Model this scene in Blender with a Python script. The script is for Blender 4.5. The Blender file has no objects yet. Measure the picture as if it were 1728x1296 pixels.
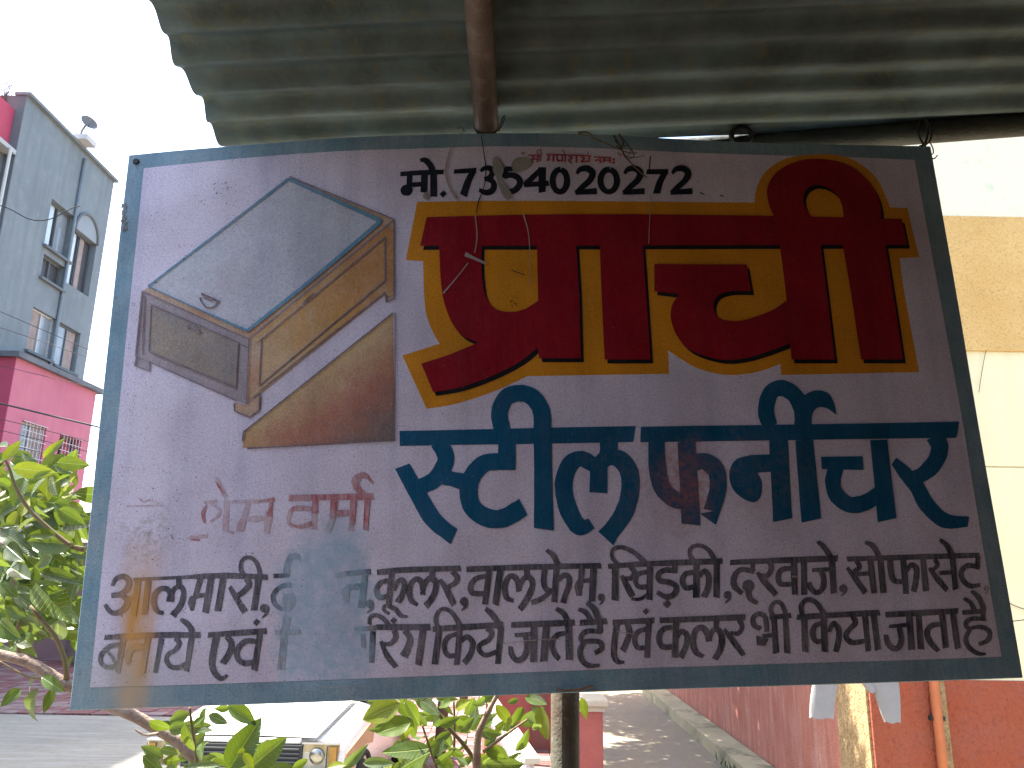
import bpy, bmesh, math, random
from mathutils import Vector, Matrix, geometry
random.seed(11)
R = math.radians
C = bpy.context.scene.collection
scene = bpy.context.scene

# ------------------------------------------------------------------ camera, sky, sun, exposure
PITCH, ROLL, FPX, CAMH = R(14.0), 0.0165, 1296.0, 2.0
EYE = Vector((0, 0, CAMH))
R0 = Vector((1, 0, 0)); FW = Vector((0, math.cos(PITCH), math.sin(PITCH))); U0 = R0.cross(FW)
RT = R0 * math.cos(ROLL) + U0 * math.sin(ROLL)
UP = U0 * math.cos(ROLL) - R0 * math.sin(ROLL)
cam_d = bpy.data.cameras.new('camera'); cam = bpy.data.objects.new('camera', cam_d); C.objects.link(cam)
cam_d.sensor_width = 36; cam_d.lens = 27.0; cam_d.clip_start = 0.05; cam_d.clip_end = 3000
m = Matrix((RT, UP, -FW)).transposed().to_4x4(); m.translation = EYE; cam.matrix_world = m
scene.camera = cam

SUN_AZ, SUN_EL = R(-72), R(60)        # azimuth from +Y towards +X, elevation
world = bpy.data.worlds.new('World'); scene.world = world; world.use_nodes = True
wn = world.node_tree.nodes; wl = world.node_tree.links
sky = wn.new('ShaderNodeTexSky'); sky.sky_type = 'NISHITA'; sky.sun_disc = False
sky.sun_elevation = SUN_EL; sky.sun_rotation = SUN_AZ; sky.dust_density = 3.0; sky.air_density = 1.0; sky.ozone_density = 1.0
wl.new(sky.outputs[0], wn['Background'].inputs[0]); wn['Background'].inputs[1].default_value = 0.15
sd = bpy.data.lights.new('sun', 'SUN'); sd.energy = 4.5; sd.angle = R(0.6); sd.color = (1, .95, .86)
so = bpy.data.objects.new('sun', sd); C.objects.link(so)
sdir = Vector((math.sin(SUN_AZ) * math.cos(SUN_EL), math.cos(SUN_AZ) * math.cos(SUN_EL), math.sin(SUN_EL)))
so.rotation_euler = sdir.to_track_quat('Z', 'Y').to_euler()
vs = scene.view_settings
vs.view_transform = 'Standard'; vs.look = 'None'; vs.exposure = 2.3; vs.gamma = 1; vs.use_curve_mapping = False

# ------------------------------------------------------------------ measuring helpers
def ray(px, py):
    return (FW + RT * ((px - 864) / FPX) + UP * ((648 - py) / FPX))
def at_depth(px, py, z): return EYE + ray(px, py) * z
def on_x(px, py, x):
    r = ray(px, py); return EYE + r * ((x - EYE.x) / r.x)
def on_y(px, py, y):
    r = ray(px, py); return EYE + r * ((y - EYE.y) / r.y)
def on_z(px, py, z=0.0):
    r = ray(px, py); return EYE + r * ((z - EYE.z) / r.z)
def camvec(x, y, z): return RT * x + UP * y + FW * z

# ------------------------------------------------------------------ node helpers
class NT:
    def __init__(s, tree): s.t = tree; s.n = tree.nodes; s.l = tree.links
    def node(s, typ, ins=None, **kw):
        n = s.n.new(typ)
        for k, v in kw.items(): setattr(n, k, v)
        for k, v in (ins or {}).items():
            sock = n.inputs[k]
            if isinstance(v, bpy.types.NodeSocket): s.l.new(v, sock)
            else: sock.default_value = v
        return n
    def m(s, op, a, b=0.0, c=0.0, clamp=False):
        n = s.node('ShaderNodeMath', {0: a, 1: b, 2: c}, operation=op); n.use_clamp = clamp
        return n.outputs[0]
    def noise(s, vec, scale, detail=4, rough=.55, dist=0):
        return s.node('ShaderNodeTexNoise', {'Vector': vec, 'Scale': scale, 'Detail': detail, 'Roughness': rough, 'Distortion': dist}).outputs['Fac']
    def ramp(s, fac, a, b, lo=0.0, hi=1.0):
        return s.node('ShaderNodeMapRange', {'Value': fac, 'From Min': a, 'From Max': b, 'To Min': lo, 'To Max': hi}).outputs[0]
    def mix(s, fac, a, b, blend='MIX'):
        n = s.n.new('ShaderNodeMix'); n.data_type = 'RGBA'; n.blend_type = blend; n.clamp_factor = True
        for i, v in ((0, fac), (6, a), (7, b)):
            if isinstance(v, bpy.types.NodeSocket): s.l.new(v, n.inputs[i])
            else: n.inputs[i].default_value = v if i == 0 else (tuple(v) + (1,) if len(v) == 3 else v)
        return n.outputs[2]
    def scaled(s, vec, x, y, z):
        return s.node('ShaderNodeMapping', {'Vector': vec, 'Scale': (x, y, z)}).outputs[0]

def c4(c): return (c[0], c[1], c[2], 1)
def surf(name, col, rough=.8, col2=None, scale=4., amount=.5, col3=None, scale3=30., bump=0., bscale=60., metal=0., spec=.4, streak=None, coords='Object', bdist=.02, thr=(.35, .65)):
    mt = bpy.data.materials.new(name); mt.use_nodes = True
    t = NT(mt.node_tree); b = t.n['Principled BSDF']
    tc = t.node('ShaderNodeTexCoord').outputs[coords]
    out = t.mix(0.0, col, col)
    if col2:
        f = t.ramp(t.noise(tc, scale, 5, .6), thr[0], thr[1], 0, amount); out = t.mix(f, out, col2)
    if col3:
        f = t.ramp(t.noise(tc, scale3, 4, .7), .52, .7, 0, .8); out = t.mix(f, out, col3)
    if streak:
        sv = t.scaled(tc, *streak[0]); f = t.ramp(t.noise(sv, streak[1], 4, .6), .45, .75, 0, streak[3]); out = t.mix(f, out, streak[2])
    t.l.new(out, b.inputs['Base Color'])
    b.inputs['Roughness'].default_value = rough; b.inputs['Metallic'].default_value = metal
    b.inputs['Specular IOR Level'].default_value = spec
    if bump:
        h = t.m('ADD', t.noise(tc, bscale, 4, .65), t.m('MULTIPLY', t.noise(tc, bscale * .2, 2), .8))
        bn = t.node('ShaderNodeBump', {'Height': h, 'Strength': bump, 'Distance': bdist})
        t.l.new(bn.outputs[0], b.inputs['Normal'])
    return mt

# ------------------------------------------------------------------ object helpers
def tag(o, label=None, cat=None, group=None, kind=None):
    if label: o['label'] = label
    if cat: o['category'] = cat
    if group: o['group'] = group
    if kind: o['kind'] = kind
    return o
def empty(name, loc, label, cat, group=None, rz=0):
    o = bpy.data.objects.new(name, None); C.objects.link(o); o.location = loc; o.rotation_euler = (0, 0, rz)
    o.empty_display_size = .1
    return tag(o, label, cat, group)
def mesh_obj(name, verts, faces, mat, parent=None, smooth=False, mats=None, fm=None):
    me = bpy.data.meshes.new(name); me.from_pydata([tuple(v) for v in verts], [], faces); me.update()
    for mm in (mats or [mat]): me.materials.append(mm)
    if fm:
        for i, k in enumerate(fm): me.polygons[i].material_index = k
    if smooth:
        for p in me.polygons: p.use_smooth = True
    o = bpy.data.objects.new(name, me); C.objects.link(o)
    if parent: o.parent = parent
    return o
class MB:
    def __init__(s): s.v = []; s.f = []
    def box(s, x0, x1, y0, y1, z0, z1):
        n = len(s.v)
        s.v += [Vector(p) for p in ((x0,y0,z0),(x1,y0,z0),(x1,y1,z0),(x0,y1,z0),(x0,y0,z1),(x1,y0,z1),(x1,y1,z1),(x0,y1,z1))]
        s.f += [tuple(n+i for i in q) for q in ((0,3,2,1),(4,5,6,7),(0,1,5,4),(1,2,6,5),(2,3,7,6),(3,0,4,7))]
        return s
    def tube(s, pts, r, seg=10, cap=True):
        pts = [Vector(p) for p in pts]; n0 = len(s.v); k = len(pts)
        rs = r if isinstance(r, (list, tuple)) else [r] * k
        prev = None
        for i, p in enumerate(pts):
            d = (pts[min(i+1, k-1)] - pts[max(i-1, 0)]).normalized()
            a = prev if prev else (Vector((0,0,1)) if abs(d.z) < .9 else Vector((1,0,0)))
            a = (a - d * a.dot(d)).normalized(); prev = a; b = d.cross(a)
            for j in range(seg):
                t = 2*math.pi*j/seg; s.v.append(p + (a*math.cos(t) + b*math.sin(t)) * rs[i])
        for i in range(k-1):
            for j in range(seg):
                s.f.append((n0+i*seg+j, n0+i*seg+(j+1)%seg, n0+(i+1)*seg+(j+1)%seg, n0+(i+1)*seg+j))
        if cap:
            s.f.append(tuple(n0+j for j in reversed(range(seg)))); s.f.append(tuple(n0+(k-1)*seg+j for j in range(seg)))
        return s
    def prism(s, poly, d):     # poly: list of Vector, extruded by vector d
        n = len(s.v); k = len(poly); s.v += [Vector(p) for p in poly] + [Vector(p)+Vector(d) for p in poly]
        for i in range(k): s.f.append((n+i, n+(i+1)%k, n+k+(i+1)%k, n+k+i))
        for tri in geometry.tessellate_polygon([[Vector(p) for p in poly]]):
            s.f.append(tuple(n+i for i in tri)); s.f.append(tuple(n+k+i for i in reversed(tri)))
        return s
    def build(s, name, mat, parent=None, smooth=False, bevel=0, fix=True, **kw):
        o = mesh_obj(name, s.v, s.f, mat, parent, smooth, **kw)
        if fix:
            bm = bmesh.new(); bm.from_mesh(o.data); bmesh.ops.recalc_face_normals(bm, faces=bm.faces); bm.to_mesh(o.data); bm.free()
        if bevel:
            b = o.modifiers.new('bevel', 'BEVEL'); b.width = bevel; b.segments = 2; b.limit_method = 'ANGLE'
        return o
def catmull(pts, n=8, closed=False):
    P = [Vector(p) for p in pts]; k = len(P); out = []
    if k < 3 and not closed: return P
    rng = range(k) if closed else range(k-1)
    for i in rng:
        if closed: p0, p1, p2, p3 = P[(i-1)%k], P[i], P[(i+1)%k], P[(i+2)%k]
        else: p0, p1, p2, p3 = P[max(i-1,0)], P[i], P[i+1], P[min(i+2,k-1)]
        for j in range(n):
            t = j/n
            out.append(.5*((2*p1) + (p2-p0)*t + (2*p0-5*p1+4*p2-p3)*t*t + (3*p1-p0-3*p2+p3)*t*t*t))
    if not closed: out.append(P[-1])
    return out

# ------------------------------------------------------------------ SETTING: ground, drive, paving, path
M_soil = surf('soil', (.20,.17,.14), .95, (.12,.10,.08), 1.5, .8, bump=.3, bscale=20)
M_conc = surf('concrete_drive', (.25,.235,.185), .9, (.195,.185,.15), .8, .8, (.15,.15,.14), 12, bump=.25, bscale=60, streak=((.4,3,1), 3, (.38,.37,.35), .5))
M_path = surf('concrete_path', (.25,.21,.15), .9, (.21,.175,.125), .9, .9, (.18,.17,.13), 9, bump=.3, bscale=40, streak=((1,.25,1), 3, (.20,.19,.16), .6))
def tagS(o): return tag(o, kind='structure')
tagS(MB().box(-400,400,-300,900,-.5,-.06).build('ground', M_soil))
tagS(MB().box(-12.0,-1.28,2.0,11.6,-.059,.0).build('driveway', M_conc))
tagS(MB().box(-1.26,-.05,2.0,6.0,-.059,-.004).build('forecourt', M_conc))
path_x0, path_x1 = .98, 2.62
tagS(MB().box(path_x0, path_x1, 2.0, 26, -.059, .012).build('path', M_path))

M_pr = surf('paver_red', (.15,.045,.04), .9, (.19,.10,.09), 6, .9, (.22,.17,.16), 25, coords='Object')
M_pc = surf('paver_cream', (.24,.18,.165), .9, (.18,.10,.09), 6, .8, (.14,.08,.07), 25)
bed = tagS(MB().box(-1.26,.96,6.02,11.6,-.059,-.03).build('pavement', M_soil))
pm = [MB().box(-.12,.12,-.12,.12,-.05,.004), MB().box(-.12,.12,-.12,.12,-.05,.007)]
me_p = []
for k, (mb, mt) in enumerate(zip(pm, (M_pr, M_pc))):
    me = bpy.data.meshes.new('paver'); me.from_pydata([tuple(v) for v in mb.v], [], mb.f); me.materials.append(mt); me_p.append(me)
for i in range(8):
    for j in range(22):
        o = bpy.data.objects.new('paver', me_p[(i//1 + j) % 2 if random.random() > .12 else random.randrange(2)])
        C.objects.link(o); o.parent = bed; o.location = (-1.12+i*.25, 6.15+j*.25, random.uniform(-.004,.004)); o.rotation_euler = (random.uniform(-.01,.01), random.uniform(-.01,.01), random.uniform(-.015,.015))
far = MB()
for i in range(60):
    for j in range(28):
        x = -14.5+i*.26; y = 11.75+j*.26
        if x > .8: continue
        far.box(x, x+.245, y, y+.245, -.058, -.002+random.uniform(-.003,.004))
random.seed(5)
fm = []
for q in range(len(far.f)//6): fm += [0 if random.random() < .55 else 1]*6
tagS(MB().box(-14.6,.96,11.61,19.1,-.058,-.05).build('paved_yard', M_soil))
o = mesh_obj('far_pavers', far.v, far.f, None, None, mats=[M_pr, M_pc], fm=fm); tag(o, 'red and cream paving blocks far across the yard', 'paving', kind='stuff')

# ------------------------------------------------------------------ SIGNBOARD
hv = camvec(40760, 845, 1296).normalized(); vv = camvec(-128, 5228, 1296); vv = (vv - hv*vv.dot(hv)).normalized()
nb = hv.cross(vv).normalized()
if nb.dot(FW) > 0: nb = -nb
B0 = at_depth(910, 700, 1.57)
MBW = Matrix((hv, vv, nb)).transposed().to_4x4(); MBW.translation = B0
def uv(px, py):
    r = ray(px, py); t = (B0 - EYE).dot(nb) / r.dot(nb); p = EYE + r*t - B0
    return p.dot(hv), p.dot(vv)
PXM = (uv(1100,700)[0] - uv(700,700)[0]) / 400     # metres per photo pixel on the board

# weathered paint shared by everything painted on the sheet
def weather_group():
    g = bpy.data.node_groups.new('weathered_paint', 'ShaderNodeTree')
    g.interface.new_socket('Color', in_out='INPUT', socket_type='NodeSocketColor')
    w_ = g.interface.new_socket('Wear', in_out='INPUT', socket_type='NodeSocketFloat')
    g.interface.new_socket('Color', in_out='OUTPUT', socket_type='NodeSocketColor')
    g.interface.new_socket('Normal', in_out='OUTPUT', socket_type='NodeSocketVector')
    t = NT(g); gi = t.node('NodeGroupInput'); go = t.node('NodeGroupOutput')
    P = t.node('ShaderNodeTexCoord').outputs['Object']
    sep = t.node('ShaderNodeSeparateXYZ', {0: P}); U, V = sep.outputs[0], sep.outputs[1]
    def soft(px0, py0, px1, py1, wob=.03, inner=.6, wscale=7):
        (u0, v0), (u1, v1) = uv(px0, py0), uv(px1, py1)
        uc, vc, hw, hh = (u0+u1)/2, (v0+v1)/2, abs(u1-u0)/2, abs(v1-v0)/2
        n1 = t.m('MULTIPLY', t.m('SUBTRACT', t.noise(P, wscale, 6, .75), .5), wob*4)
        n2 = t.m('MULTIPLY', t.m('SUBTRACT', t.noise(P, wscale*1.7, 5, .65), .5), wob*4)
        a = t.m('DIVIDE', t.m('ABSOLUTE', t.m('ADD', t.m('SUBTRACT', U, uc), n1)), hw)
        b = t.m('DIVIDE', t.m('ABSOLUTE', t.m('ADD', t.m('SUBTRACT', V, vc), n2)), hh)
        d = t.m('SQRT', t.m('ADD', t.m('POWER', a, 4.), t.m('POWER', b, 4.)))
        return t.ramp(t.m('SQRT', d), inner, 1.05, 1, 0)
    col = gi.outputs[0]
    # brush wear: base paint shows through in fine streaks
    fine = t.noise(P, 260, 3, .7)
    streak = t.noise(t.scaled(P, 1, .12, 1), 190, 4, .6)
    blot = t.noise(P, 13, 5, .65)
    wear = t.m('MULTIPLY', gi.outputs[1], t.ramp(t.m('ADD', t.m('MULTIPLY', streak, .6), t.m('MULTIPLY', blot, .6)), .45, .75), clamp=True)
    col = t.mix(wear, col, (.64,.60,.68))
    # overall chalky mottling
    mott = t.noise(P, 5, 6, .65)
    col = t.mix(t.ramp(mott, .36, .68, 0, .55), col, (.70,.68,.70), 'MULTIPLY')
    col = t.mix(t.ramp(t.noise(t.scaled(P, 1, .05, 1), 16, 4, .6), .48, .72, 0, .6), col, (.72,.76,.84), 'MULTIPLY')
    col = t.mix(t.ramp(fine, .35, .7, 0, .9), col, (.66,.64,.65), 'MULTIPLY')
    pit = t.m('MULTIPLY', t.ramp(t.noise(P, 420, 2, .6), .60, .68, 0, 1), t.ramp(t.noise(P, 9, 4), .42, .62, 0, t.ramp(U, -.9, .6, .75, .3)))
    pit = t.m('MULTIPLY', pit, t.ramp(gi.outputs[1], .05, .1))
    col = t.mix(pit, col, (.62,.60,.62))
    # blue wash over two words
    pb = t.m('MULTIPLY', soft(472, 900, 632, 1160, .03, .8, 16), t.ramp(t.noise(P, 45, 5, .7), .35, .65, .35, .88))
    col = t.mix(pb, col, (.26,.41,.52))
    pb2 = t.m('MULTIPLY', soft(505, 870, 640, 960, .05, .3), .4)
    col = t.mix(pb2, col, (.24,.36,.44))
    # reddish abraded patch round the middle letters
    pr = t.m('MULTIPLY', soft(1090, 745, 1230, 905, .05, .15), t.ramp(t.noise(P, 90, 4, .7), .38, .6, .1, .62))
    col = t.mix(pr, col, (.36,.12,.10))
    pr2 = t.m('MULTIPLY', soft(960, 720, 1420, 880, .08, .05), t.ramp(t.noise(P, 70, 4, .7), .45, .65, 0, .35))
    col = t.mix(pr2, col, (.25,.12,.09))
    # rust run at lower left
    ru = t.m('MULTIPLY', soft(203, 905, 258, 1215, .004, .25, 14), t.ramp(t.noise(t.scaled(P, 1, .25, 1), 40, 4), .3, .65, .35, .95))
    col = t.mix(ru, col, (.52,.28,.08))
    ru4 = t.m('MULTIPLY', soft(208, 1020, 250, 1240, .003, .2, 14), t.ramp(t.noise(t.scaled(P, 1, .3, 1), 60, 4), .25, .6, .45, .9))
    col = t.mix(ru4, col, (.58,.31,.09))
    ru3 = t.m('MULTIPLY', soft(100, 1090, 330, 1230, .04, .2), .5)
    col = t.mix(ru3, col, (.36,.39,.34))
    ru2 = t.m('MULTIPLY', soft(190, 850, 300, 960, .03, .1), t.ramp(t.noise(P, 80, 4, .7), .45, .62, 0, .6))
    col = t.mix(ru2, col, (.22,.21,.15))
    # specks: flaked spots, denser at lower left
    vo = t.node('ShaderNodeTexVoronoi', {'Vector': P, 'Scale': 150.}).outputs['Distance']
    dens = t.m('ADD', t.ramp(U, -.85, .2, .16, .05), t.ramp(blot, .4, .7, 0, .1))
    sp = t.m('LESS_THAN', vo, dens); sp = t.m('MULTIPLY', sp, t.ramp(t.noise(P, 37, 2), .5, .6, 0, .75))
    col = t.mix(sp, col, (.12,.10,.10))
    vo2 = t.node('ShaderNodeTexVoronoi', {'Vector': P, 'Scale': 85.}).outputs['Distance']
    ch = t.m('MULTIPLY', t.m('LESS_THAN', vo2, .1), t.ramp(t.noise(P, 21, 2), .56, .62, 0, .7))
    col = t.mix(ch, col, (.30,.14,.10))
    t.l.new(col, go.inputs[0])
    hgt = t.m('ADD', t.m('MULTIPLY', t.noise(P, 170, 3, .7), .10), t.m('MULTIPLY', t.noise(P, 3.2, 2), 6.))
    bn = t.node('ShaderNodeBump', {'Height': hgt, 'Strength': .5, 'Distance': .006})
    t.l.new(bn.outputs[0], go.inputs[1])
    return g
WG = weather_group()
def paint(name, col, wear=.2, rough=.5, col2=None, scale=10., grad=None, thr=(.4,.6)):
    mt = bpy.data.materials.new(name); mt.use_nodes = True
    t = NT(mt.node_tree); b = t.n['Principled BSDF']; g = t.node('ShaderNodeGroup'); g.node_tree = WG
    src = t.mix(0., col, col); P = t.node('ShaderNodeTexCoord').outputs['Object']
    if grad:     # a painted shading of the drawing: (pixel a, pixel b, colour at b)
        (ua, va), (ub, vb) = uv(*grad[0]), uv(*grad[1]); du, dv = ub-ua, vb-va; L = du*du+dv*dv
        s = t.node('ShaderNodeSeparateXYZ', {0: P})
        f = t.m('ADD', t.m('MULTIPLY', t.m('SUBTRACT', s.outputs[0], ua), du/L), t.m('MULTIPLY', t.m('SUBTRACT', s.outputs[1], va), dv/L))
        f = t.m('ADD', f, t.m('MULTIPLY', t.m('SUBTRACT', t.noise(P, 22, 5, .65), .5), .6), clamp=True)
        src = t.mix(t.ramp(f, .05, .5), src, grad[2])
        if len(grad) > 3: src = t.mix(t.ramp(f, .5, .95), src, grad[3])
    if col2: src = t.mix(t.ramp(t.noise(P, scale, 5, .65), thr[0], thr[1], 0, .9), src, col2)
    t.l.new(src, g.inputs[0]); g.inputs[1].default_value = wear
    t.l.new(g.outputs[0], b.inputs['Base Color']); t.l.new(g.outputs[1], b.inputs['Normal'])
    b.inputs['Roughness'].default_value = rough; b.inputs['Specular IOR Level'].default_value = .18
    return mt
PB_blue = paint('border_paint', (.15,.32,.41), .25, .5, (.21,.38,.44), 9)
PB_white = paint('field_paint', (.73,.71,.86), .1, .5)
PB_yel = paint('yellow_paint', (.74,.31,.012), .03, .45)
PB_red = paint('red_paint', (.30,.006,.018), .02, .42)
PB_blk = paint('black_paint', (.008,.009,.012), .02, .45)
PB_num = paint('number_paint', (.008,.014,.028), .03, .4)
PB_ste = paint('blue_paint', (.0,.10,.21), .04, .42)
PB_txt = paint('text_paint', (.035,.042,.058), .34, .5)
PB_txtf = paint('text_paint_faded', (.16,.17,.19), 1.0, .5)
PB_pink = paint('faded_red_paint', (.42,.09,.10), .75, .5)
PB_pinkf = paint('ghost_red_paint', (.52,.30,.34), .8, .5, (.60,.50,.56), 40)
PB_sred = paint('small_red_paint', (.42,.02,.03), .25, .5)

sign = bpy.data.objects.new('signboard', None); C.objects.link(sign); sign.matrix_world = MBW
tag(sign, 'large hand painted metal shop sign with red and blue lettering and pale blue border', 'sign')

class Paint2D:
    """collects flat painted shapes in board coordinates"""
    def __init__(s, base): s.v = []; s.f = []; s.base = base; s.k = 0
    def lay(s): s.k += 1; return s.base + .00007 * (s.k % 9)
    def ribbon(s, pts, w, ox=0, oy=0, sc=1., rough=.03):
        p = catmull([Vector((ox+x/sc, oy+y/sc)) for x, y in pts], 7)
        if len(p) == 2: p = [p[0].lerp(p[1], i/6) for i in range(7)]
        k = len(p); ws = w if isinstance(w, (list, tuple)) else [w, w]
        z0 = s.lay(); n = len(s.v); skew = [random.uniform(-.25,.25), random.uniform(-.25,.25)]
        wob = 0
        for i, q in enumerate(p):
            d = (p[min(i+1,k-1)] - p[max(i-1,0)]).normalized(); nn = Vector((-d.y, d.x))
            t = i/(k-1)*(len(ws)-1); a = int(min(t, len(ws)-2)); ww = ws[a]*(1-(t-a)) + ws[a+1]*(t-a)
            wob = .6*wob + random.uniform(-rough, rough)
            h = ww/sc/2*(1+wob); e = 0
            if i == 0: e = skew[0]*h
            if i == k-1: e = skew[1]*h
            for sg in (1,-1):
                pt = q + nn*h*sg + d*e*sg; u, v_ = uv(pt.x, pt.y); s.v.append((u, v_, z0 + .00005*i/k))
        for i in range(k-1): s.f.append((n+2*i, n+2*i+1, n+2*i+3, n+2*i+2))
    def poly(s, pts, ox=0, oy=0, sc=1., dx=0, dy=0, n=6):
        # points (x,y) are smooth, (x,y,1) are corners
        k = len(pts); cor = [i for i, p in enumerate(pts) if len(p) > 2]; out = []
        if not cor: out = catmull([Vector((p[0], p[1])) for p in pts], n, True)
        else:
            for a, i in enumerate(cor):
                j = cor[(a+1) % len(cor)]; idx = [i]
                while True:
                    i = (i+1) % k; idx.append(i)
                    if i == j: break
                out += catmull([Vector((pts[q][0], pts[q][1])) for q in idx], n)[:-1] if len(idx) > 2 else [Vector((pts[idx[0]][0], pts[idx[0]][1]))]
        z0 = s.lay(); b = len(s.v)
        P = [Vector(uv(ox+(q.x)/sc+dx, oy+(q.y)/sc+dy)) for q in out]
        s.v += [(q.x, q.y, z0) for q in P]
        for tri in geometry.tessellate_polygon([[q.to_3d() for q in P]]):
            a_, b_, c_ = (P[i] for i in tri)
            if (b_-a_).cross(c_-a_) < 0: tri = tri[::-1]
            s.f.append(tuple(b+i for i in tri))
    def dot(s, x, y, r, ox=0, oy=0, sc=1.):
        s.poly([(x+r*math.cos(a)*random.uniform(.9,1.08), y+r*math.sin(a)*random.uniform(.9,1.08)) for a in [i*math.pi/4 for i in range(8)]], ox, oy, sc, n=3)
    def diamond(s, x, y, r, ox=0, oy=0, sc=1.):
        s.poly([(x-r,y,1),(x+.1*r,y-r,1),(x+r,y-.1*r,1),(x,y+r,1)], ox, oy, sc)
    def comma(s, x, y, r, ox=0, oy=0, sc=1.):
        s.dot(x, y, r, ox, oy, sc); s.ribbon([(x+r*.55,y+r*.2),(x+r*.35,y+r*1.1),(x-r*.6,y+r*2.0)], [r*.9, r*.7, r*.25], ox, oy, sc)
    def build(s, name, mat, label=None):
        me = bpy.data.meshes.new(name); me.from_pydata(s.v, [], s.f); me.materials.append(mat); me.update()
        bm = bmesh.new(); bm.from_mesh(me)
        for f in bm.faces:
            if f.normal.z < 0: f.normal_flip()
        bm.to_mesh(me); bm.free()
        o = bpy.data.objects.new(name, me); C.objects.link(o); o.parent = sign
        if label: o['label'] = label
        return o

outer = [(218,262,1),(300,254),(400,246),(560,234),(700,228),(850,225),(1000,227),(1150,235),(1300,242),(1450,245),(1570,247,1),
         (1613,490),(1655,740),(1695,965),(1726,1143,1),(1400,1154),(1100,1163),(800,1174),(500,1185),(118,1198,1),(133,1060),(150,900),(168,720),(185,560),(201,410)]
fieldp = [(243,284,1),(400,268),(560,256),(700,251),(850,247),(1000,250),(1150,257),(1300,262),(1450,266),(1543,270,1),
          (1580,470),(1622,700),(1655,900),(1690,1108,1),(1524,1114),(1220,1123),(928,1133),(640,1144),(420,1152),(300,1156),(152,1160,1),(160,1082),(174,943),(196,740),(214,560),(232,390)]
# the steel sheet with its folded rim
P2 = Paint2D(0); P2.poly(outer, n=6)
rim = [Vector(v) for v in P2.v]
sb = MB(); k = len(rim)
def off(i, d):
    a, b = rim[i-1], rim[(i+1) % k]; t = (b-a).normalized(); nrm = Vector((t.y, -t.x, 0))
    cpt = Vector((0,0,0)); 
    if (rim[i]+nrm*.01).length > rim[i].length: nrm = -nrm
    return rim[i] + nrm*d
for i in range(k): sb.v.append(Vector((rim[i].x, rim[i].y, 0)))                    # front lip
for i in range(k): p = off(i, -.0015); sb.v.append(Vector((p.x, p.y, -.002)))
for i in range(k): p = off(i, -.0015); sb.v.append(Vector((p.x, p.y, -.022)))
for i in range(k): p = off(i, .012); sb.v.append(Vector((p.x, p.y, -.022)))
for i in range(k): p = off(i, .012); sb.v.append(Vector((p.x, p.y, -.0015)))
for a in range(4):
    for i in range(k): sb.f.append((a*k+i, a*k+(i+1)%k, (a+1)*k+(i+1)%k, (a+1)*k+i))
for tri in geometry.tessellate_polygon([rim]): sb.f.append(tri); sb.f.append(tuple(4*k+i for i in reversed(tri)))
sb.build('metal_sheet', PB_blue, sign)
q = Paint2D(.0004); q.poly(fieldp); q.build('painted_field', PB_white)

# --- drawing of the box bed
A = (210, 290, 3.6); O_ = (210, 500, 3.6)
D_or = paint('drawing_orange', (.58,.42,.22), .2, .5, (.62,.44,.20), 14, grad=((430,640),(650,430),(.60,.34,.09),(.52,.24,.05)), thr=(.5,.7))
D_gr = paint('drawing_grey', (.33,.29,.30), .25, .5, (.37,.33,.36), 12)
D_gp = paint('drawing_panel_grey', (.26,.25,.24), .15, .5, (.33,.28,.20), 9)
D_tp = paint('drawing_top', (.60,.64,.72), .2, .5, (.50,.57,.64), 6)
D_sh = paint('drawing_brown', (.62,.45,.22), .12, .5, (.34,.20,.13), 12, grad=((548,616),(640,742),(.45,.19,.12),(.20,.155,.14)), thr=(.6,.85))
D_ln = paint('drawing_line', (.16,.12,.14), .3)
D_cy = paint('drawing_cyan_line', (.07,.27,.40), .25)
D_tn = paint('drawing_tan', (.56,.42,.27), .25, .5, (.55,.30,.15), 18)
q = Paint2D(.0008); q.poly([(p[0],p[1],1) for p in [(241,492),(489,301),(664,371),(421,573)]]); q.build('drawing_rim', D_tn, 'tan rim of the painted box bed')
q = Paint2D(.0016); q.poly([(p[0],p[1],1) for p in [(251,484),(487,304),(642,374),(418,559)]]); q.build('drawing_top', D_tp, 'pale blue top of the painted box bed')
q = Paint2D(.0008); q.poly([(p[0],p[1],1) for p in [(421,573),(665.5,372),(665.5,504),(652,511),(650,494),(439,662),(417,680)]]); q.build('drawing_side', D_tn, 'orange brown long side of the painted box bed')
q = Paint2D(.0017); q.poly([(p[0],p[1],1) for p in [(442,574),(650,402),(650,474),(438,652)]]); q.ribbon([(430,575),(658,388)], [10,14]); q.ribbon([(425,670),(655,484)], [9,13]); q.ribbon([(658,385),(658,500)], 13); q.build('drawing_side_panel', D_or)
q = Paint2D(.0008); q.poly([(p[0],p[1],1) for p in [(241,493),(421,573),(416,682),(399,676),(252,611),(230,602)]])
q.poly([(p[0],p[1],1) for p in [(232,602),(228,618),(254,627),(254,609)]])
q.build('drawing_front', D_gr, 'grey front of the painted box bed')
q = Paint2D(.0017); q.poly([(p[0],p[1],1) for p in [(256,515),(403,578),(399,655),(252,594)]]); q.build('drawing_front_panel', D_gp)
q = Paint2D(.0024); q.poly([(p[0],p[1],1) for p in [(396,680),(416,683),(439,667),(438,692),(422,704),(396,694)]]); q.build('drawing_foot', D_tn)
q = Paint2D(.0008); q.poly([(410,741),(414,730),(424,719),(560,612),(663,528,1),(665,640),(667,744,1),(540,751),(421,756),(411,750)]); q.build('drawing_shadow', D_sh, 'brown and red shaded wedge under the painted bed')
q = Paint2D(.0030)
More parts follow.
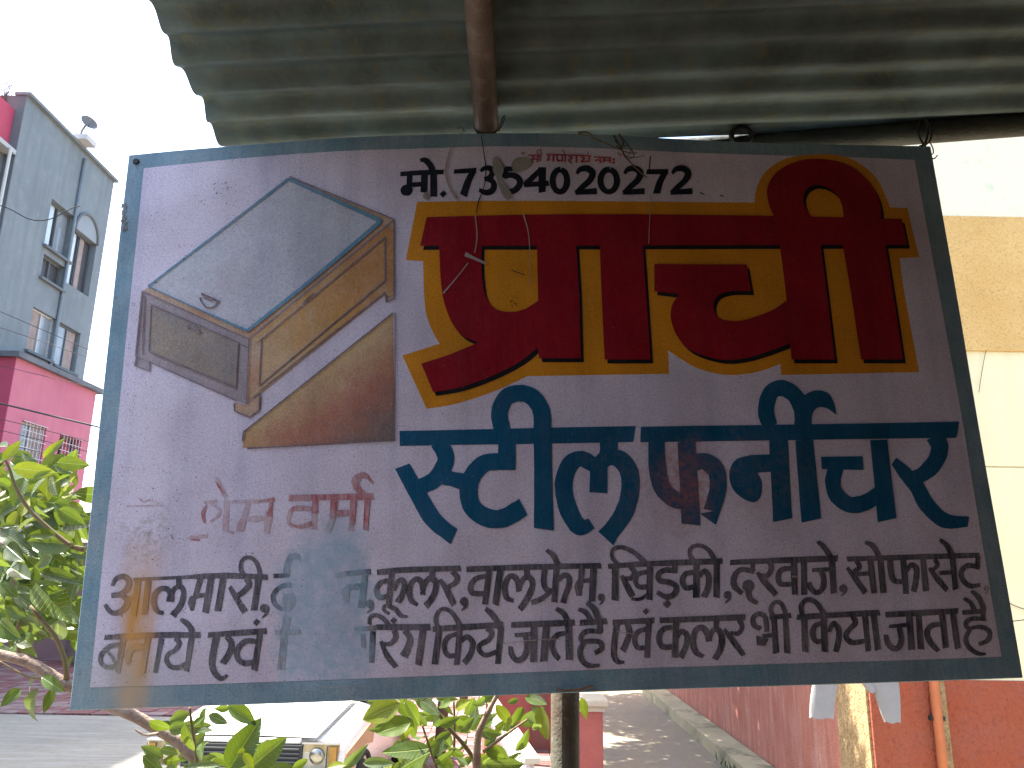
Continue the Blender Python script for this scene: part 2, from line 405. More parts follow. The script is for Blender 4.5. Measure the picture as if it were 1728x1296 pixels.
for a, b in [((241,492),(421,573)),((421,573),(665,372)),((665,372),(665,504)),((241,492),(230,602)),((230,602),(252,611)),((252,611),(400,677)),((421,573),(417,682)),
             ((417,682),(439,662)),((439,660),(650,494)),((650,494),(652,511)),((652,511),(666,504)),((489,299),(665,371)),((256,515),(403,578)),((403,578),(399,655)),
             ((256,515),(252,594)),((252,594),(399,655)),((442,574),(650,402)),((650,402),(650,474)),((442,574),(438,652)),((438,652),(650,474)),((245,500),(241,600)),
             ((396,680),(396,694)),((396,694),(422,704)),((422,704),(438,692)),((438,692),(439,667)),((228,618),(254,627)),((254,627),(254,609)),((412,729),(663,529)),((667,528),(667,744)),((667,744),(540,751)),((540,751),(418,757)),((228,618),(232,602)),((404,580),(421,588)),((512,512),(530,495)),((410,745),(412,729))]:
    q.ribbon([a, b], random.uniform(1.6, 2.6), rough=.12)
q.build('drawing_outline', D_ln)
q = Paint2D(.0034)
q.ribbon([(251,484),(487,303)], [3,4]); q.ribbon([(487,303),(643,374)], [5,7]); q.ribbon([(643,374),(530,470),(418,559)], [7,6,5]); q.ribbon([(251,484),(330,520),(418,559)], [2,2.5,5])
q.build('drawing_blue_edge', D_cy)
q = Paint2D(.0036)
q.ribbon([(470,745),(520,765),(580,795)], [16,12,20], *A); q.ribbon([(465,765),(470,790),(505,828),(550,822),(565,795)], [10,9,8,9,12], *A); q.ribbon([(480,765),(540,790)], 7, *A)
q.ribbon([(385,955),(400,940),(450,965),(455,985)], [9,22,22,9], *A); q.build('drawing_handle', D_ln)

# --- red heading
red_polys = [
 [(720,367,1),(880,363),(1040,362),(1299,365),(1521,370,1),(1530,413.5,1),(709,415.5,1)],
 [(741,413,1),(742,440),(744,475),(748,505),(757,533),(769,555),(786,570),(808,578,1),(760,598),(711,614,1),(731,662,1),(772,655),(810,643),(847,627),(880,609),(907,587,1),(910,605,1),(980,605,1),(977,500),(972,413,1),
  (906,413,1),(908,508,1),(885,522),(860,527),(835,521),(820,502),(814,475),(812,440),(813,413,1)],
 [(1012,413,1),(1084,413,1),(1090,500),(1097,607,1),(1020,607,1),(1015,500)],
 [(1104,446,1),(1259,447,1),(1267,492,1),(1235,492),(1213,498),(1204,512),(1206,528),(1218,539),(1246,542),(1277,534),(1306,522),(1326,508,1),(1336,578,1),(1306,590),(1265,603),(1227,608),(1196,603),(1165,591),(1143,569),(1132,540),(1134,515),(1146,497,1),(1104,492,1)],
 [(1315,413,1),(1384,413,1),(1395,500),(1408,607,1),(1335,607,1),(1326,500)],
 [(1421,413,1),(1493,413,1),(1507,500),(1523,607,1),(1452,607,1),(1436,500)],
 [(1306,367,1),(1297,346),(1294,320),(1305,297),(1327,280),(1359,270),(1393,270),(1430,279),(1459,300),(1477,325),(1485,350),(1486,371,1),(1423,368,1),(1420,347),(1411,329),(1393,316),(1374,313),(1360,321),(1355,337),(1361,356),(1371,368,1)],
]
q = Paint2D(.0018)
for P in red_polys: q.poly(P)
q.build('lettering', PB_red, 'big red heading letters outlined in yellow')
q = Paint2D(.0011)
for P in red_polys: q.poly(P, dx=5, dy=6.5)
q.build('letter_shadow', PB_blk)
q = Paint2D(.0005)
q.poly([(704,341,1),(840,339),(1040,340),(1273,342,1),(1276,320),(1287,296),(1306,278),(1333,266),(1371,261),(1403,261),(1433,267),(1462,284),(1484,309),(1502,350,1),(1531,351,1),(1540,390),(1551,434,1),(1518,436,1),(1527,500),(1551,628,1),(1318,633,1),(1317,614,1),(1277,628),(1227,633),(1181,623),(1149,606),(1127,591,1),(1129,631,1),(1000,633),(890,635,1),(835,660),(772,681),(720,690,1),(679,600,1),(742,580,1),(727,553),(717,515),(714,441,1),(685,439,1),(695,387)])
q.build('letter_outline', PB_yel)

# --- blue heading
F = (650, 630, 3.2); q = Paint2D(.0010)
q.ribbon([(78,352),(1345,328)], [82,84], *F)
q.ribbon([(285,370),(325,440),(318,500),(260,580),(150,625)], [90,92,92,90,80], *F)
q.ribbon([(92,502),(170,640),(260,790),(372,882)], [84,90,92,86], *F)
q.ribbon([(290,555),(360,570),(435,590)], [80,80,90], *F)
q.ribbon([(657,370),(657,520)], 94, *F); q.ribbon([(700,478),(600,478),(530,490),(468,560),(450,650),(475,730),(550,780),(640,782),(745,722)], [90,90,92,96,96,96,100,100,98], *F)
q.ribbon([(850,360),(856,842)], [98,104], *F); q.ribbon([(648,345),(625,280),(618,205),(655,130),(730,108),(800,135),(845,215),(846,345)], [80,88,92,92,90,92,94,96], *F)
q.ribbon([(1115,812),(1050,830),(1000,760),(970,670),(965,580),(1000,490),(1060,462),(1130,500)], [60,92,96,96,96,92,86,80], *F)
q.poly([(1108,470,1),(1200,440,1),(1200,648,1),(1102,642,1)], *F)
q.ribbon([(1150,500),(1200,455),(1270,468),(1318,540),(1320,650),(1285,760),(1215,860)], [80,90,94,98,98,98,96], *F)
q.poly([(1150,855,1),(1215,790,1),(1270,850,1),(1232,930,1)], *F); q.ribbon([(1207,365),(1207,450)], 100, *F)
G = (1080, 620, 2.979)
q.ribbon([(2,338),(1595,314)], [78,82], *G)
q.ribbon([(232,370),(255,790)], [88,94], *G); q.ribbon([(82,365),(86,500),(110,605),(175,665),(245,670)], [82,84,86,84,80], *G)
q.ribbon([(255,490),(320,472),(380,520),(390,610),(360,720)], [80,84,88,86,84], *G); q.poly([(300,735,1),(405,715,1),(381,792,1)], *G)
q.poly([(448,530),(480,465),(560,440,1),(665,437,1),(668,524,1),(590,530,1),(612,580),(605,650),(570,678),(510,655),(462,605)], *G)
q.ribbon([(695,365),(716,768)], [92,100], *G); q.ribbon([(824,365),(860,770)], [88,100], *G)
q.ribbon([(655,300),(632,220),(655,130),(712,105),(775,140),(815,215),(818,300)], [76,80,82,82,80,84,90], *G)
q.poly([(800,160,1),(850,125),(900,116),(945,132),(972,175),(988,241,1),(935,205),(890,204),(864,240),(862,292,1),(800,292,1)], *G)
q.poly([(908,450,1),(1118,447,1),(1122,516,1),(912,512,1)], *G); q.ribbon([(985,500),(968,570),(985,640),(1050,690),(1130,680),(1210,630)], [74,78,80,84,82,76], *G)
q.ribbon([(1198,365),(1240,768)], [86,96], *G)
q.ribbon([(1480,345),(1505,400),(1485,470),(1430,530),(1370,560)], [90,90,86,80,70], *G)
q.ribbon([(1275,470),(1330,530),(1390,600),(1440,690),(1530,770),(1650,775)], [40,70,76,80,76,50], *G)
q.build('lettering', PB_ste, 'blue heading letters in the middle of the sign')

# --- phone number
K = (660, 240, 5.76); L = (880, 240, 5.76); q = Paint2D(.0010)
q.ribbon([(90,312),(300,298),(512,292)], [44,50,46], *K); q.ribbon([(182,320),(176,420)], 54, *K); q.dot(150,468,58,*K); q.ribbon([(180,418),(320,408)], 46, *K)
q.ribbon([(325,315),(318,492)], [66,66], *K); q.ribbon([(412,305),(415,532)], [66,66], *K); q.ribbon([(282,178),(335,180),(388,240),(412,310)], [30,56,60,60], *K)
q.diamond(505,507,36,*K)
q.ribbon([(610,288),(828,274)], [44,50], *K); q.ribbon([(806,270),(750,380),(702,522)], [56,66,74], *K)
q.ribbon([(868,285),(910,255),(965,258),(985,295),(960,345),(905,362)], [30,46,56,58,54,40], *K); q.ribbon([(910,358),(975,375),(1000,420),(980,475),(920,492),(855,465)], [40,54,58,60,56,36], *K)
q.ribbon([(1185,262),(1105,262)], [44,50], *K); q.ribbon([(1118,255),(1104,350)], [50,56], *K); q.ribbon([(1095,345),(1165,322),(1235,350),(1250,410),(1205,468),(1140,482),(1082,460)], [40,56,60,62,60,54,34], *K)
q.ribbon([(1462,262),(1310,408)], [50,56], *K); q.ribbon([(1288,418),(1532,402)], 50, *K); q.ribbon([(1468,245),(1468,490)], [74,68], *K)
def ring(cx, cy, rx, ry, w, g): q.ribbon([(cx+rx*math.sin(a), cy-ry*math.cos(a)) for a in [i*math.pi/6+.15 for i in range(13)]], w, *g)
ring(1640,376,70,108,[56,62,54,60,56],K); ring(847,376,80,108,[56,62,54,60,56],L)
for bx, g in ((525,L),(988,L),(1452,L)):
    q.ribbon([(bx+12,310),(bx+45,268),(bx+110,258),(bx+165,300),(bx+140,370),(bx+70,435),(bx+15,488)], [28,50,62,66,62,56,46], *g); q.ribbon([(bx-5,492),(bx+208,478)], [46,60], *g)
q.ribbon([(1215,290),(1425,288)], [48,54], *L); q.ribbon([(1402,285),(1345,390),(1312,502)], [54,64,70], *L)
q.build('lettering', PB_num, 'black phone number along the top of the sign')
q = Paint2D(.0010)
for pts, w in [([(65,128),(200,126)],14),([(92,130),(122,150),(85,178)],18),([(80,180),(112,200)],12),([(155,125),(155,198)],20),([(185,120),(182,188)],18),([(158,122),(150,90),(172,72),(188,92),(188,122)],9),([(100,168),(155,172)],12),
    ([(238,125),(440,128),(672,136)],14),([(268,130),(258,180)],22),([(245,178),(275,172)],18),([(312,130),(306,192)],20),([(345,132),(350,178),(388,180)],16),([(396,130),(396,192)],16),([(425,130),(424,196)],16),([(390,82),(412,95),(424,125)],10),
    ([(455,142),(492,158),(458,178),(492,206)],16),([(532,135),(532,202)],18),([(580,145),(612,158),(582,190),(645,188)],16),([(658,135),(656,198)],18),([(640,92),(650,120)],8),
    ([(702,146),(872,152)],12),([(712,182),(752,172)],18),([(762,150),(766,206)],18),([(800,152),(798,200)],20),([(800,182),(856,178)],14),([(858,152),(860,206)],18)]:
    q.ribbon(pts, w, *L)
q.dot(897,168,13,*L); q.dot(897,200,13,*L)
for x, y in ((0,108),(20,112),(938,112),(958,126)): q.ribbon([(x,y-12),(x+6,y+12)], 10, *L)
q.build('lettering', PB_sred, 'tiny red invocation above the phone number')

# --- faded red name
N_ = (200, 780, 3.6); q = Paint2D(.0010)
for pts, w in [([(1035,218),(1200,214),(1550,208)],[40,34,38]),([(1040,302),(1080,278),(1180,284)],[20,30,28]),([(1196,225),(1192,310)],34),([(1038,372),(1100,392),(1175,370)],[12,24,26]),([(1312,225),(1300,345)],[42,36]),([(1320,312),(1424,306)],[36,36]),([(1428,225),(1418,380)],[42,34]),([(1512,215),(1500,412)],[40,32]),([(1500,205),(1452,160),(1440,115),(1470,82),(1510,88),(1546,130)],[36,44,44,34,26,10]),
    ([(850,238),(950,226)],[10,26]),([(930,235),(918,330)],[26,34]),([(536,262),(514,310),(524,370)],[8,24,12]),([(590,120),(640,190)],[6,20]),([(440,470),(495,472)],8),([(318,440),(330,465)],8)]:
    q.ribbon(pts, w, *N_, rough=.12)
q.build('lettering', PB_pink, 'faded red owner name at left of the sign')
q = Paint2D(.0006)
for pts, w in [([(690,240),(860,238)],24),([(595,90),(655,215)],[24,30]),([(660,230),(650,410)],[40,34]),([(790,250),(765,330),(735,420)],[30,40,44]),([(785,345),(905,338)],30),([(915,300),(900,430)],40),([(1045,300),(1030,360),(1060,390)],24),([(1300,340),(1270,420)],[36,44]),([(1418,370),(1412,420)],34),([(1192,300),(1188,410)],34),([(430,458),(545,448)],20),([(520,245),(600,235)],20),
    ([(50,268),(280,262)],7),([(120,215),(150,240),(200,228),(250,255)],8),([(560,250),(620,300),(560,360)],16),([(640,410),(700,430)],14)]:
    q.ribbon(pts, w, *N_, rough=.15)
tag(q.build('faded_lettering', PB_pinkf), kind='stuff')

# --- two lines of dark lettering
GA = (150,920,4.32); GB = (450,910,4.32); GC = (750,900,4.32); GD = (1020,890,4.32); GE = (1320,880,4.32)
T = {}
T[0] = (GA, [([(325,250),(560,240),(780,230)],[24,26,30]),([(770,230),(1000,222),(1305,233)],[36,42,42]),
 ([(172,298),(200,245),(255,228),(295,262),(278,322),(225,358),(165,366)],[26,38,42,44,44,38,40]),([(230,362),(275,390),(275,440),(225,488),(165,490),(118,432)],[34,42,44,42,38,28]),([(255,392),(335,382)],28),
 ([(362,245),(325,508)],[44,46]),([(438,245),(405,505)],[46,46]),
 ([(545,495),(500,480),(474,425),(482,360),(525,318),(575,322),(598,360),(592,412)],[26,38,42,42,40,42,46,60]),([(598,385),(625,318),(672,302),(692,345),(682,410),(650,470),(610,505)],[30,36,40,42,44,46,50]),([(600,490),(640,522)],[30,20]),([(658,240),(658,305)],42),
 ([(815,240),(775,385)],[42,38]),([(765,375),(750,420),(755,478)],[40,60,20]),([(780,372),(868,360)],32),([(892,240),(850,492)],[48,48]),([(980,240),(940,480)],[50,50]),
 ([(1150,245),(1168,290),(1120,345),(1070,375)],[44,44,40,34]),([(1028,302),(1075,385),(1140,488)],[30,46,50]),([(1238,245),(1205,476)],[50,50]),([(1138,232),(1108,170),(1120,110),(1165,88),(1212,112),(1240,170),(1250,225)],[34,34,30,28,30,34,38]),
 ([(115,672),(500,655),(815,655)],[38,42,42]),([(252,675),(210,930)],[44,38]),([(232,722),(150,740),(95,795),(88,850),(130,888),(215,878)],[30,36,36,34,34,34]),([(112,760),(160,800),(195,862)],[16,22,24]),
 ([(432,675),(388,935)],[46,44]),([(410,745),(330,745),(285,800),(290,860)],[38,42,54,34]),([(532,675),(485,930)],[42,36]),
 ([(630,675),(660,715),(630,765),(580,795),(568,840),(600,885),(660,890),(730,850)],[40,40,36,34,38,38,38,34]),([(752,665),(712,920)],[46,40]),([(668,540),(715,570),(748,615),(768,672)],[26,42,44,42]),
 ([(868,655),(1298,625)],[40,44]),([(932,665),(908,780),(900,880),(930,945),(970,972),(1012,945)],[50,50,48,44,38,16]),([(1005,665),(1040,715),(1025,785),(975,862)],[44,48,48,46]),
 ([(1248,645),(1205,912)],[44,44]),([(1230,705),(1150,698),(1090,750),(1082,815),(1130,858),(1222,850)],[36,40,42,40,44,40])])
T[1] = (GB, [([(50,268),(165,262)],34),([(180,332),(105,345),(50,405),(60,470),(115,512)],[34,34,36,36,30]),
 ([(560,252),(760,236)],[30,42]),([(718,255),(690,498)],[46,50]),([(690,342),(640,345)],[42,40]),
 ([(805,242),(1000,224),(1415,212)],[40,44,42]),([(912,245),(888,485)],[44,42]),([(885,300),(828,320),(800,372),(822,425),(885,412)],[34,38,38,36,34]),([(928,375),(955,310),(992,300),(1004,345),(985,410),(955,460)],[26,34,40,42,42,46]),
 ([(868,475),(852,512),(895,545)],[24,28,24]),([(885,485),(940,510),(978,555),(1030,563)],[34,36,34,12]),
 ([(1100,478),(1055,445),(1040,375),(1062,312),(1102,290),(1132,325),(1138,405)],[24,42,44,42,42,44,40]),([(1138,395),(1150,330),(1190,285),(1232,312),(1228,380),(1195,445),(1158,488)],[30,40,44,46,46,46,50]),([(1208,225),(1206,290)],46),
 ([(1352,235),(1388,275),(1372,320),(1315,350)],[42,42,40,32]),([(1262,292),(1310,365),(1365,478)],[28,46,44]),
 ([(800,640),(1195,640)],[40,44]),([(750,622),(752,575),(790,552),(850,578),(895,635)],[30,28,30,34,36]),([(775,670),(765,900)],[46,40]),
 ([(930,665),(942,715),(900,762),(850,762)],[40,42,36,28]),([(832,742),(880,850),(945,932)],[26,46,44]),
 ([(1008,665),(1045,722),(1030,790),(998,855)],[44,48,52,66]),([(1140,660),(1105,918)],[50,52]),
 ([(1210,655),(1450,640),(1722,622)],[42,42,44]),([(1258,660),(1225,912)],[46,46]),([(1250,655),(1232,575),(1270,512),(1335,522),(1388,590),(1412,645)],[32,34,30,32,36,40]),
 ([(1408,640),(1385,915)],[42,44]),([(1395,688),(1320,718),(1295,785),(1325,848),(1390,842)],[34,38,38,38,34]),([(1418,745),(1460,712),(1502,755),(1488,830),(1440,905)],[30,40,44,44,48]),
 ([(1600,650),(1640,680),(1620,730),(1555,770),(1552,812),(1600,845),(1680,818)],[36,42,38,36,38,38,34]),([(1708,640),(1685,908)],[44,42]),([(1595,505),(1640,545),(1680,600),(1700,650)],[34,44,44,44])])
T[2] = (GC, [([(160,262),(640,246),(1140,236)],[42,42,40]),([(328,262),(295,518)],[44,44]),([(305,312),(230,330),(190,382),(205,435),(300,440)],[34,38,40,40,36]),([(408,262),(370,522)],[48,46]),
 ([(505,492),(455,470),(440,400),(462,328),(500,312),(532,350),(545,425)],[26,42,44,42,42,44,46]),([(545,405),(570,340),(612,318),(642,360),(626,430),(585,505),(548,555)],[30,40,44,46,48,48,44]),([(600,245),(602,320)],44),
 ([(818,250),(800,502)],[46,46]),([(732,262),(722,340),(735,400),(775,420),(812,395)],[42,42,40,36,30]),([(832,345),(870,305),(906,322),(904,385),(880,450),(864,508)],[28,38,42,42,42,44]),([(770,425),(710,475),(632,505)],[34,40,34]),([(742,122),(790,158),(822,222)],[26,38,42]),
 ([(1002,245),(992,350)],42),([(995,340),(978,390),(982,455)],[40,66,40]),([(1000,348),(1080,340)],32),([(1088,240),(1075,498)],[50,48]),
 ([(485,668),(950,650)],[42,44]),([(512,742),(655,732)],[30,34]),([(588,745),(602,830),(575,905),(525,925),(488,880),(482,825)],[42,44,44,42,40,34]),([(652,675),(648,938)],[50,52]),([(742,672),(722,932)],[50,50]),
 ([(902,655),(910,922)],[48,52]),([(892,728),(822,742),(785,800),(800,870),(838,918)],[36,42,44,42,38]),([(812,548),(868,585),(905,655)],[30,44,46]),
 ([(985,652),(1185,640)],[42,44]),([(1132,650),(1132,722)],44),([(1145,718),(1045,712),(1000,742),(992,782)],[34,38,38,36]),([(985,792),(1070,785),(1135,795),(1145,840),(1095,872)],[26,36,40,40,34]),([(1030,782),(988,850),(1000,920),(1050,962),(1130,962)],[36,42,42,38,20]),
 ([(975,552),(1030,578),(1072,645)],[26,38,40]),([(1035,505),(1092,555),(1130,650)],[30,46,46]),
 ([(1225,650),(1530,634)],[40,42]),([(1258,660),(1240,780),(1236,885),(1262,935),(1312,938)],[46,46,44,38,18]),([(1330,650),(1348,725),(1328,790),(1298,858)],[44,46,46,44]),([(1488,650),(1476,908)],[44,42]),([(1475,698),(1410,718),(1385,775),(1408,832),(1478,832)],[34,38,38,38,34])])
T[3] = (GD, [([(25,285),(300,266),(858,246)],[36,40,42]),([(78,285),(76,532)],[50,50]),([(98,275),(55,215),(62,162),(120,145),(195,172),(255,218),(300,265)],[32,30,28,32,36,38,38]),
 ([(185,285),(215,325),(195,368),(150,372)],[34,38,36,30]),([(125,350),(160,420),(205,505)],[30,46,46]),([(195,520),(260,522),(322,478)],[26,26,26]),([(315,325),(250,340),(225,388),(250,432),(318,432)],[32,38,38,38,36]),([(332,285),(326,528)],[46,46]),
 ([(512,255),(512,322)],40),([(530,318),(440,312),(392,345),(405,388),(470,400),(522,432),(508,485),(450,506),(382,472)],[36,42,42,42,42,44,44,44,32]),
 ([(668,250),(668,512)],[44,48]),([(650,328),(590,340),(566,390),(592,440),(652,432)],[36,40,40,40,36]),([(690,358),(728,318),(758,362),(752,440),(722,508)],[30,40,44,46,48]),([(818,250),(816,512)],[48,50]),([(660,258),(622,200),(632,148),(690,132),(755,162),(805,240)],[34,34,32,30,34,38]),
 ([(915,256),(1300,240),(1700,225)],[40,42,44]),([(1078,248),(1080,322)],38),([(1090,322),(995,308),(945,360),(948,432),(1005,482)],[36,40,44,44,36]),([(1045,455),(1060,518),(1115,552)],[50,42,30]),
 ([(1198,240),(1215,300),(1182,352),(1130,345)],[40,40,36,26]),([(1112,328),(1168,400),(1250,492)],[26,46,44]),([(1376,235),(1386,490)],[46,44]),([(1365,298),(1292,308),(1266,358),(1285,412),(1372,412)],[34,40,42,40,34]),([(1452,235),(1456,492)],[50,48]),
 ([(1512,312),(1650,305)],[28,34]),([(1580,320),(1598,390),(1582,455),(1540,475),(1500,440),(1494,398)],[42,44,42,40,40,34]),([(1655,235),(1670,482)],[46,46]),([(1550,102),(1602,148),(1655,232)],[28,40,44]),
 ([(400,678),(1025,655)],[40,44]),([(522,675),(510,950)],[46,46]),([(508,728),(432,740),(395,800),(420,868),(508,868)],[36,42,42,42,38]),([(530,800),(562,758),(602,790),(592,870),(552,950)],[30,40,44,44,48]),
 ([(722,942),(668,910),(645,840),(662,755),(708,730),(748,770),(762,832)],[32,46,48,46,44,46,44]),([(762,822),(790,752),(828,748),(856,808),(842,890),(802,962)],[30,40,44,48,50,48]),([(815,672),(812,750)],44),
 ([(978,672),(1002,722),(975,772),(915,768)],[38,38,34,26]),([(872,742),(930,820),(1012,932)],[26,44,36]),
 ([(1182,760),(1170,660),(1125,630),(1082,662),(1090,715),(1140,738)],[34,38,36,38,38,34]),([(1150,792),(1235,785)],32),([(1150,800),(1140,860)],[90,70]),([(1235,660),(1250,918)],[44,46]),([(1202,656),(1360,642)],[38,40]),([(1318,650),(1332,918)],[44,46]),([(1228,650),(1210,590),(1245,545),(1290,560),(1322,640)],[32,34,30,32,36]),
 ([(1400,655),(1722,636)],[40,42]),([(1455,660),(1462,908)],[48,48]),([(1445,655),(1432,575),(1475,528),(1540,550),(1608,645)],[34,36,34,36,38]),([(1596,650),(1604,908)],[46,46]),([(1592,698),(1532,718),(1514,778),(1542,830),(1600,822)],[34,38,40,38,34]),([(1635,762),(1668,700),(1706,745),(1704,830),(1684,908)],[30,40,46,46,44])])
T[4] = (GE, [([(470,274),(1000,258),(1435,246)],[38,40,36]),([(535,285),(562,330),(520,365)],[36,38,32]),([(472,335),(530,415),(605,522)],[26,44,44]),([(530,386),(642,376)],32),([(640,280),(668,522)],[44,46]),([(712,275),(736,522)],[44,46]),([(600,152),(655,176),(702,250)],[26,38,42]),
 ([(782,280),(790,370),(812,430),(885,440)],[42,44,44,34]),([(880,275),(902,528)],[44,44]),([(898,372),(938,318),(976,345),(972,430),(955,512)],[26,38,42,44,44]),([(1024,270),(1046,508)],[44,44]),
 ([(1108,275),(1130,315),(1095,355)],[34,36,30]),([(1070,338),(1130,420),(1200,502)],[26,44,36]),([(1140,376),(1245,370)],32),([(1238,255),(1262,496)],[44,44]),([(1145,132),(1200,178),(1238,255)],[28,40,42]),
 ([(1424,250),(1420,335)],34),([(1440,335),(1350,322),(1304,368),(1318,430),(1370,470),(1442,462)],[34,40,42,42,40,26]),
 ([(250,688),(710,664)],[40,42]),([(512,690),(532,740),(488,785),(462,835),(505,882),(605,870)],[38,40,36,40,40,36]),([(600,680),(626,945)],[44,42]),([(664,680),(696,938)],[46,48]),
 ([(750,680),(1280,652)],[40,42]),([(775,766),(925,752)],[26,32]),([(850,772),(866,860),(845,915),(805,925),(768,888),(752,825)],[40,44,44,42,40,32]),([(922,680),(940,935)],[50,50]),([(992,675),(1010,932)],[50,50]),
 ([(1162,660),(1192,922)],[46,46]),([(1158,748),(1085,760),(1054,812),(1078,882),(1138,945)],[34,42,44,42,34]),([(1240,655),(1278,928)],[46,46]),
 ([(1310,664),(1482,652)],[32,38]),([(1320,560),(1368,590),(1400,645)],[24,34,36]),([(1378,505),(1430,558),(1470,645)],[26,40,42]),([(1462,655),(1458,712)],36),([(1482,712),(1385,708),(1336,738),(1345,778)],[30,36,36,34]),([(1340,785),(1440,768),(1506,800),(1500,862),(1430,896)],[24,34,38,38,30]),([(1368,785),(1336,850),(1358,915),(1420,960),(1482,966)],[34,38,38,34,16])])
q = Paint2D(.0008)
for gi_ in T:
    g, strokes = T[gi_]
    for pts, w in strokes: q.ribbon(pts, w, *g, rough=.05)
q.comma(1282,462,34,*GA); q.diamond(1222,562,28,*GA); q.comma(752,472,32,*GB); q.comma(1438,455,33,*GB); q.comma(1143,466,28,*GC)
q.comma(895,492,30,*GD); q.diamond(455,558,32,*GD); q.diamond(300,612,24,*GD); q.diamond(925,592,26,*GB); q.dot(1048,425,44,*GD); q.comma(442,488,29,*GE)
q.build('lettering', PB_txt, 'two lines of dark brush lettering along the bottom of the sign')
q = Paint2D(.0006)
for pts, w in [([(150,262),(150,190),(180,130),(245,128)],[50,48,44,40]),([(160,395),(160,460),(130,520)],[70,100,60]),([(150,560),(130,700),(105,950)],[56,52,52]),([(65,682),(250,672)],36),([(500,262),(580,252)],30),([(640,345),(590,355),(575,400),(580,455)],[40,44,60,44]),([(700,690),(706,790)],36),([(640,655),(800,645)],[26,40])]:
    q.ribbon(pts, w, *GB, rough=.1)
q.comma(1488,488,20,*GE)
tag(q.build('faded_lettering', PB_txtf), kind='stuff')

# --- smears, scratches, bolt, scars
M_smear = paint('dried_green_smear', (.24,.28,.22), .3, .8, (.33,.33,.27), 40)
q = Paint2D(.0032)
q.poly([(832,270),(838,266),(846,276),(850,288),(847,300),(852,312),(860,322),(864,333),(856,338),(848,330),(842,316),(838,302),(832,290)])
q.build('smear', M_smear); q = Paint2D(.0032)
q.poly([(866,272),(876,267),(888,268),(897,274),(892,284),(880,290),(868,291),(863,282)])
q.build('smear', M_smear); q = Paint2D(.0032)
q.poly([(716,327),(722,325),(724,334),(719,338),(714,334)])
q.build('smear', M_smear)
M_scr = paint('scratch', (.42,.36,.32), .2, .8); M_scd = paint('dark_scratch', (.03,.025,.02), .0, .8)
q = Paint2D(.0036)
q.ribbon([(764,240),(754,275),(753,300),(763,325),(772,337)], [1.5,2.5,3,4,6]); q.ribbon([(802,365),(805,400),(801,428)], 1.8); q.ribbon([(785,430),(798,436),(820,446)], [8,5,4]); q.ribbon([(790,445),(772,468),(748,496)], [2,1.5,3])
q.ribbon([(883,363),(891,392),(894,430),(893,480)], [2.5,1.5,1,.8]); q.ribbon([(1097,330),(1096,365),(1094,412)], 1.2); q.ribbon([(848,1086),(900,1080),(945,1078)], 1.5); q.ribbon([(1335,973),(1344,973)], 3)
q.ribbon([(540,1160),(600,1158)], 1.2); q.ribbon([(1040,1065),(1070,1070)], 1.5)
tag(q.build('scratches', M_scr), kind='stuff')
q = Paint2D(.0040)
q.ribbon([(812,230),(816,255),(820,290),(816,320),(808,340),(803,362)], [1.2,1.4,2,1.4,2.2,1.2]); q.ribbon([(1097,265),(1095,290)], 2); q.ribbon([(862,457),(885,465)], 1.4); q.ribbon([(1180,326),(1188,330)], 2); q.ribbon([(1214,331),(1220,333)], 2)
for _ in range(46):
    x, y = random.choice([(random.uniform(235,330), random.uniform(275,480)), (random.uniform(170,300), random.uniform(760,960)), (random.uniform(860,885), random.uniform(500,520)), (random.uniform(360,400), random.uniform(300,350))])
    a = random.uniform(0,6.3); r = random.uniform(1.5,4); q.ribbon([(x,y),(x+r*math.cos(a), y+r*math.sin(a)*.6)], random.uniform(.8,1.8))
tag(q.build('dark_scratches', M_scd), kind='stuff')
M_rim = paint('bare_edge', (.30,.34,.36), .3, .7, (.14,.12,.10), 30)
q = Paint2D(.0012)
for _ in range(70):       # chips along the rim and the border
    t_ = random.random(); e = random.choice('ltbb')
    if e == 'l': x = 218-100*t_+random.uniform(0,8)+3; y = 262+935*t_
    elif e == 't': x = 218+1350*t_; y = 262-36*math.sin(math.pi*t_)-10*t_+random.uniform(5,22)
    else: x = 130+1580*t_; y = 1190-46*t_+random.uniform(-22,-4)
    r = random.uniform(.5,1.7); q.poly([(x-r*random.uniform(.8,2.6),y),(x,y-r),(x+r*random.uniform(.8,2.2),y+random.uniform(-.5,.5)),(x,y+r)], n=2)
for _ in range(22):
    x = random.uniform(206,216); y = random.uniform(340,392); r = random.uniform(1,3); q.poly([(x-r,y),(x,y-r*1.4),(x+r,y),(x,y+r)], n=2)
tag(q.build('paint_chips', M_rim), kind='stuff')
M_iron = surf('rusty_iron', (.12,.085,.06), .75, (.20,.10,.05), 30, .9, bump=.4, bscale=120, metal=.3)
M_bolt = surf('bolt_metal', (.03,.03,.03), .6, metal=.5)
bu, bv = uv(230, 273)
MB().tube([(bu,bv,.0008),(bu,bv,.004)], [.0075,.006], 10).build('bolt', M_bolt, sign)
cu, cv = uv(970,1161)
MB().tube([(cu-.035,cv-.001,.003),(cu-.02,cv-.0035,.005),(cu+.01,cv-.002,.006),(cu+.034,cv+.004,.004)], .0022, 6).build('wire', M_iron, sign)
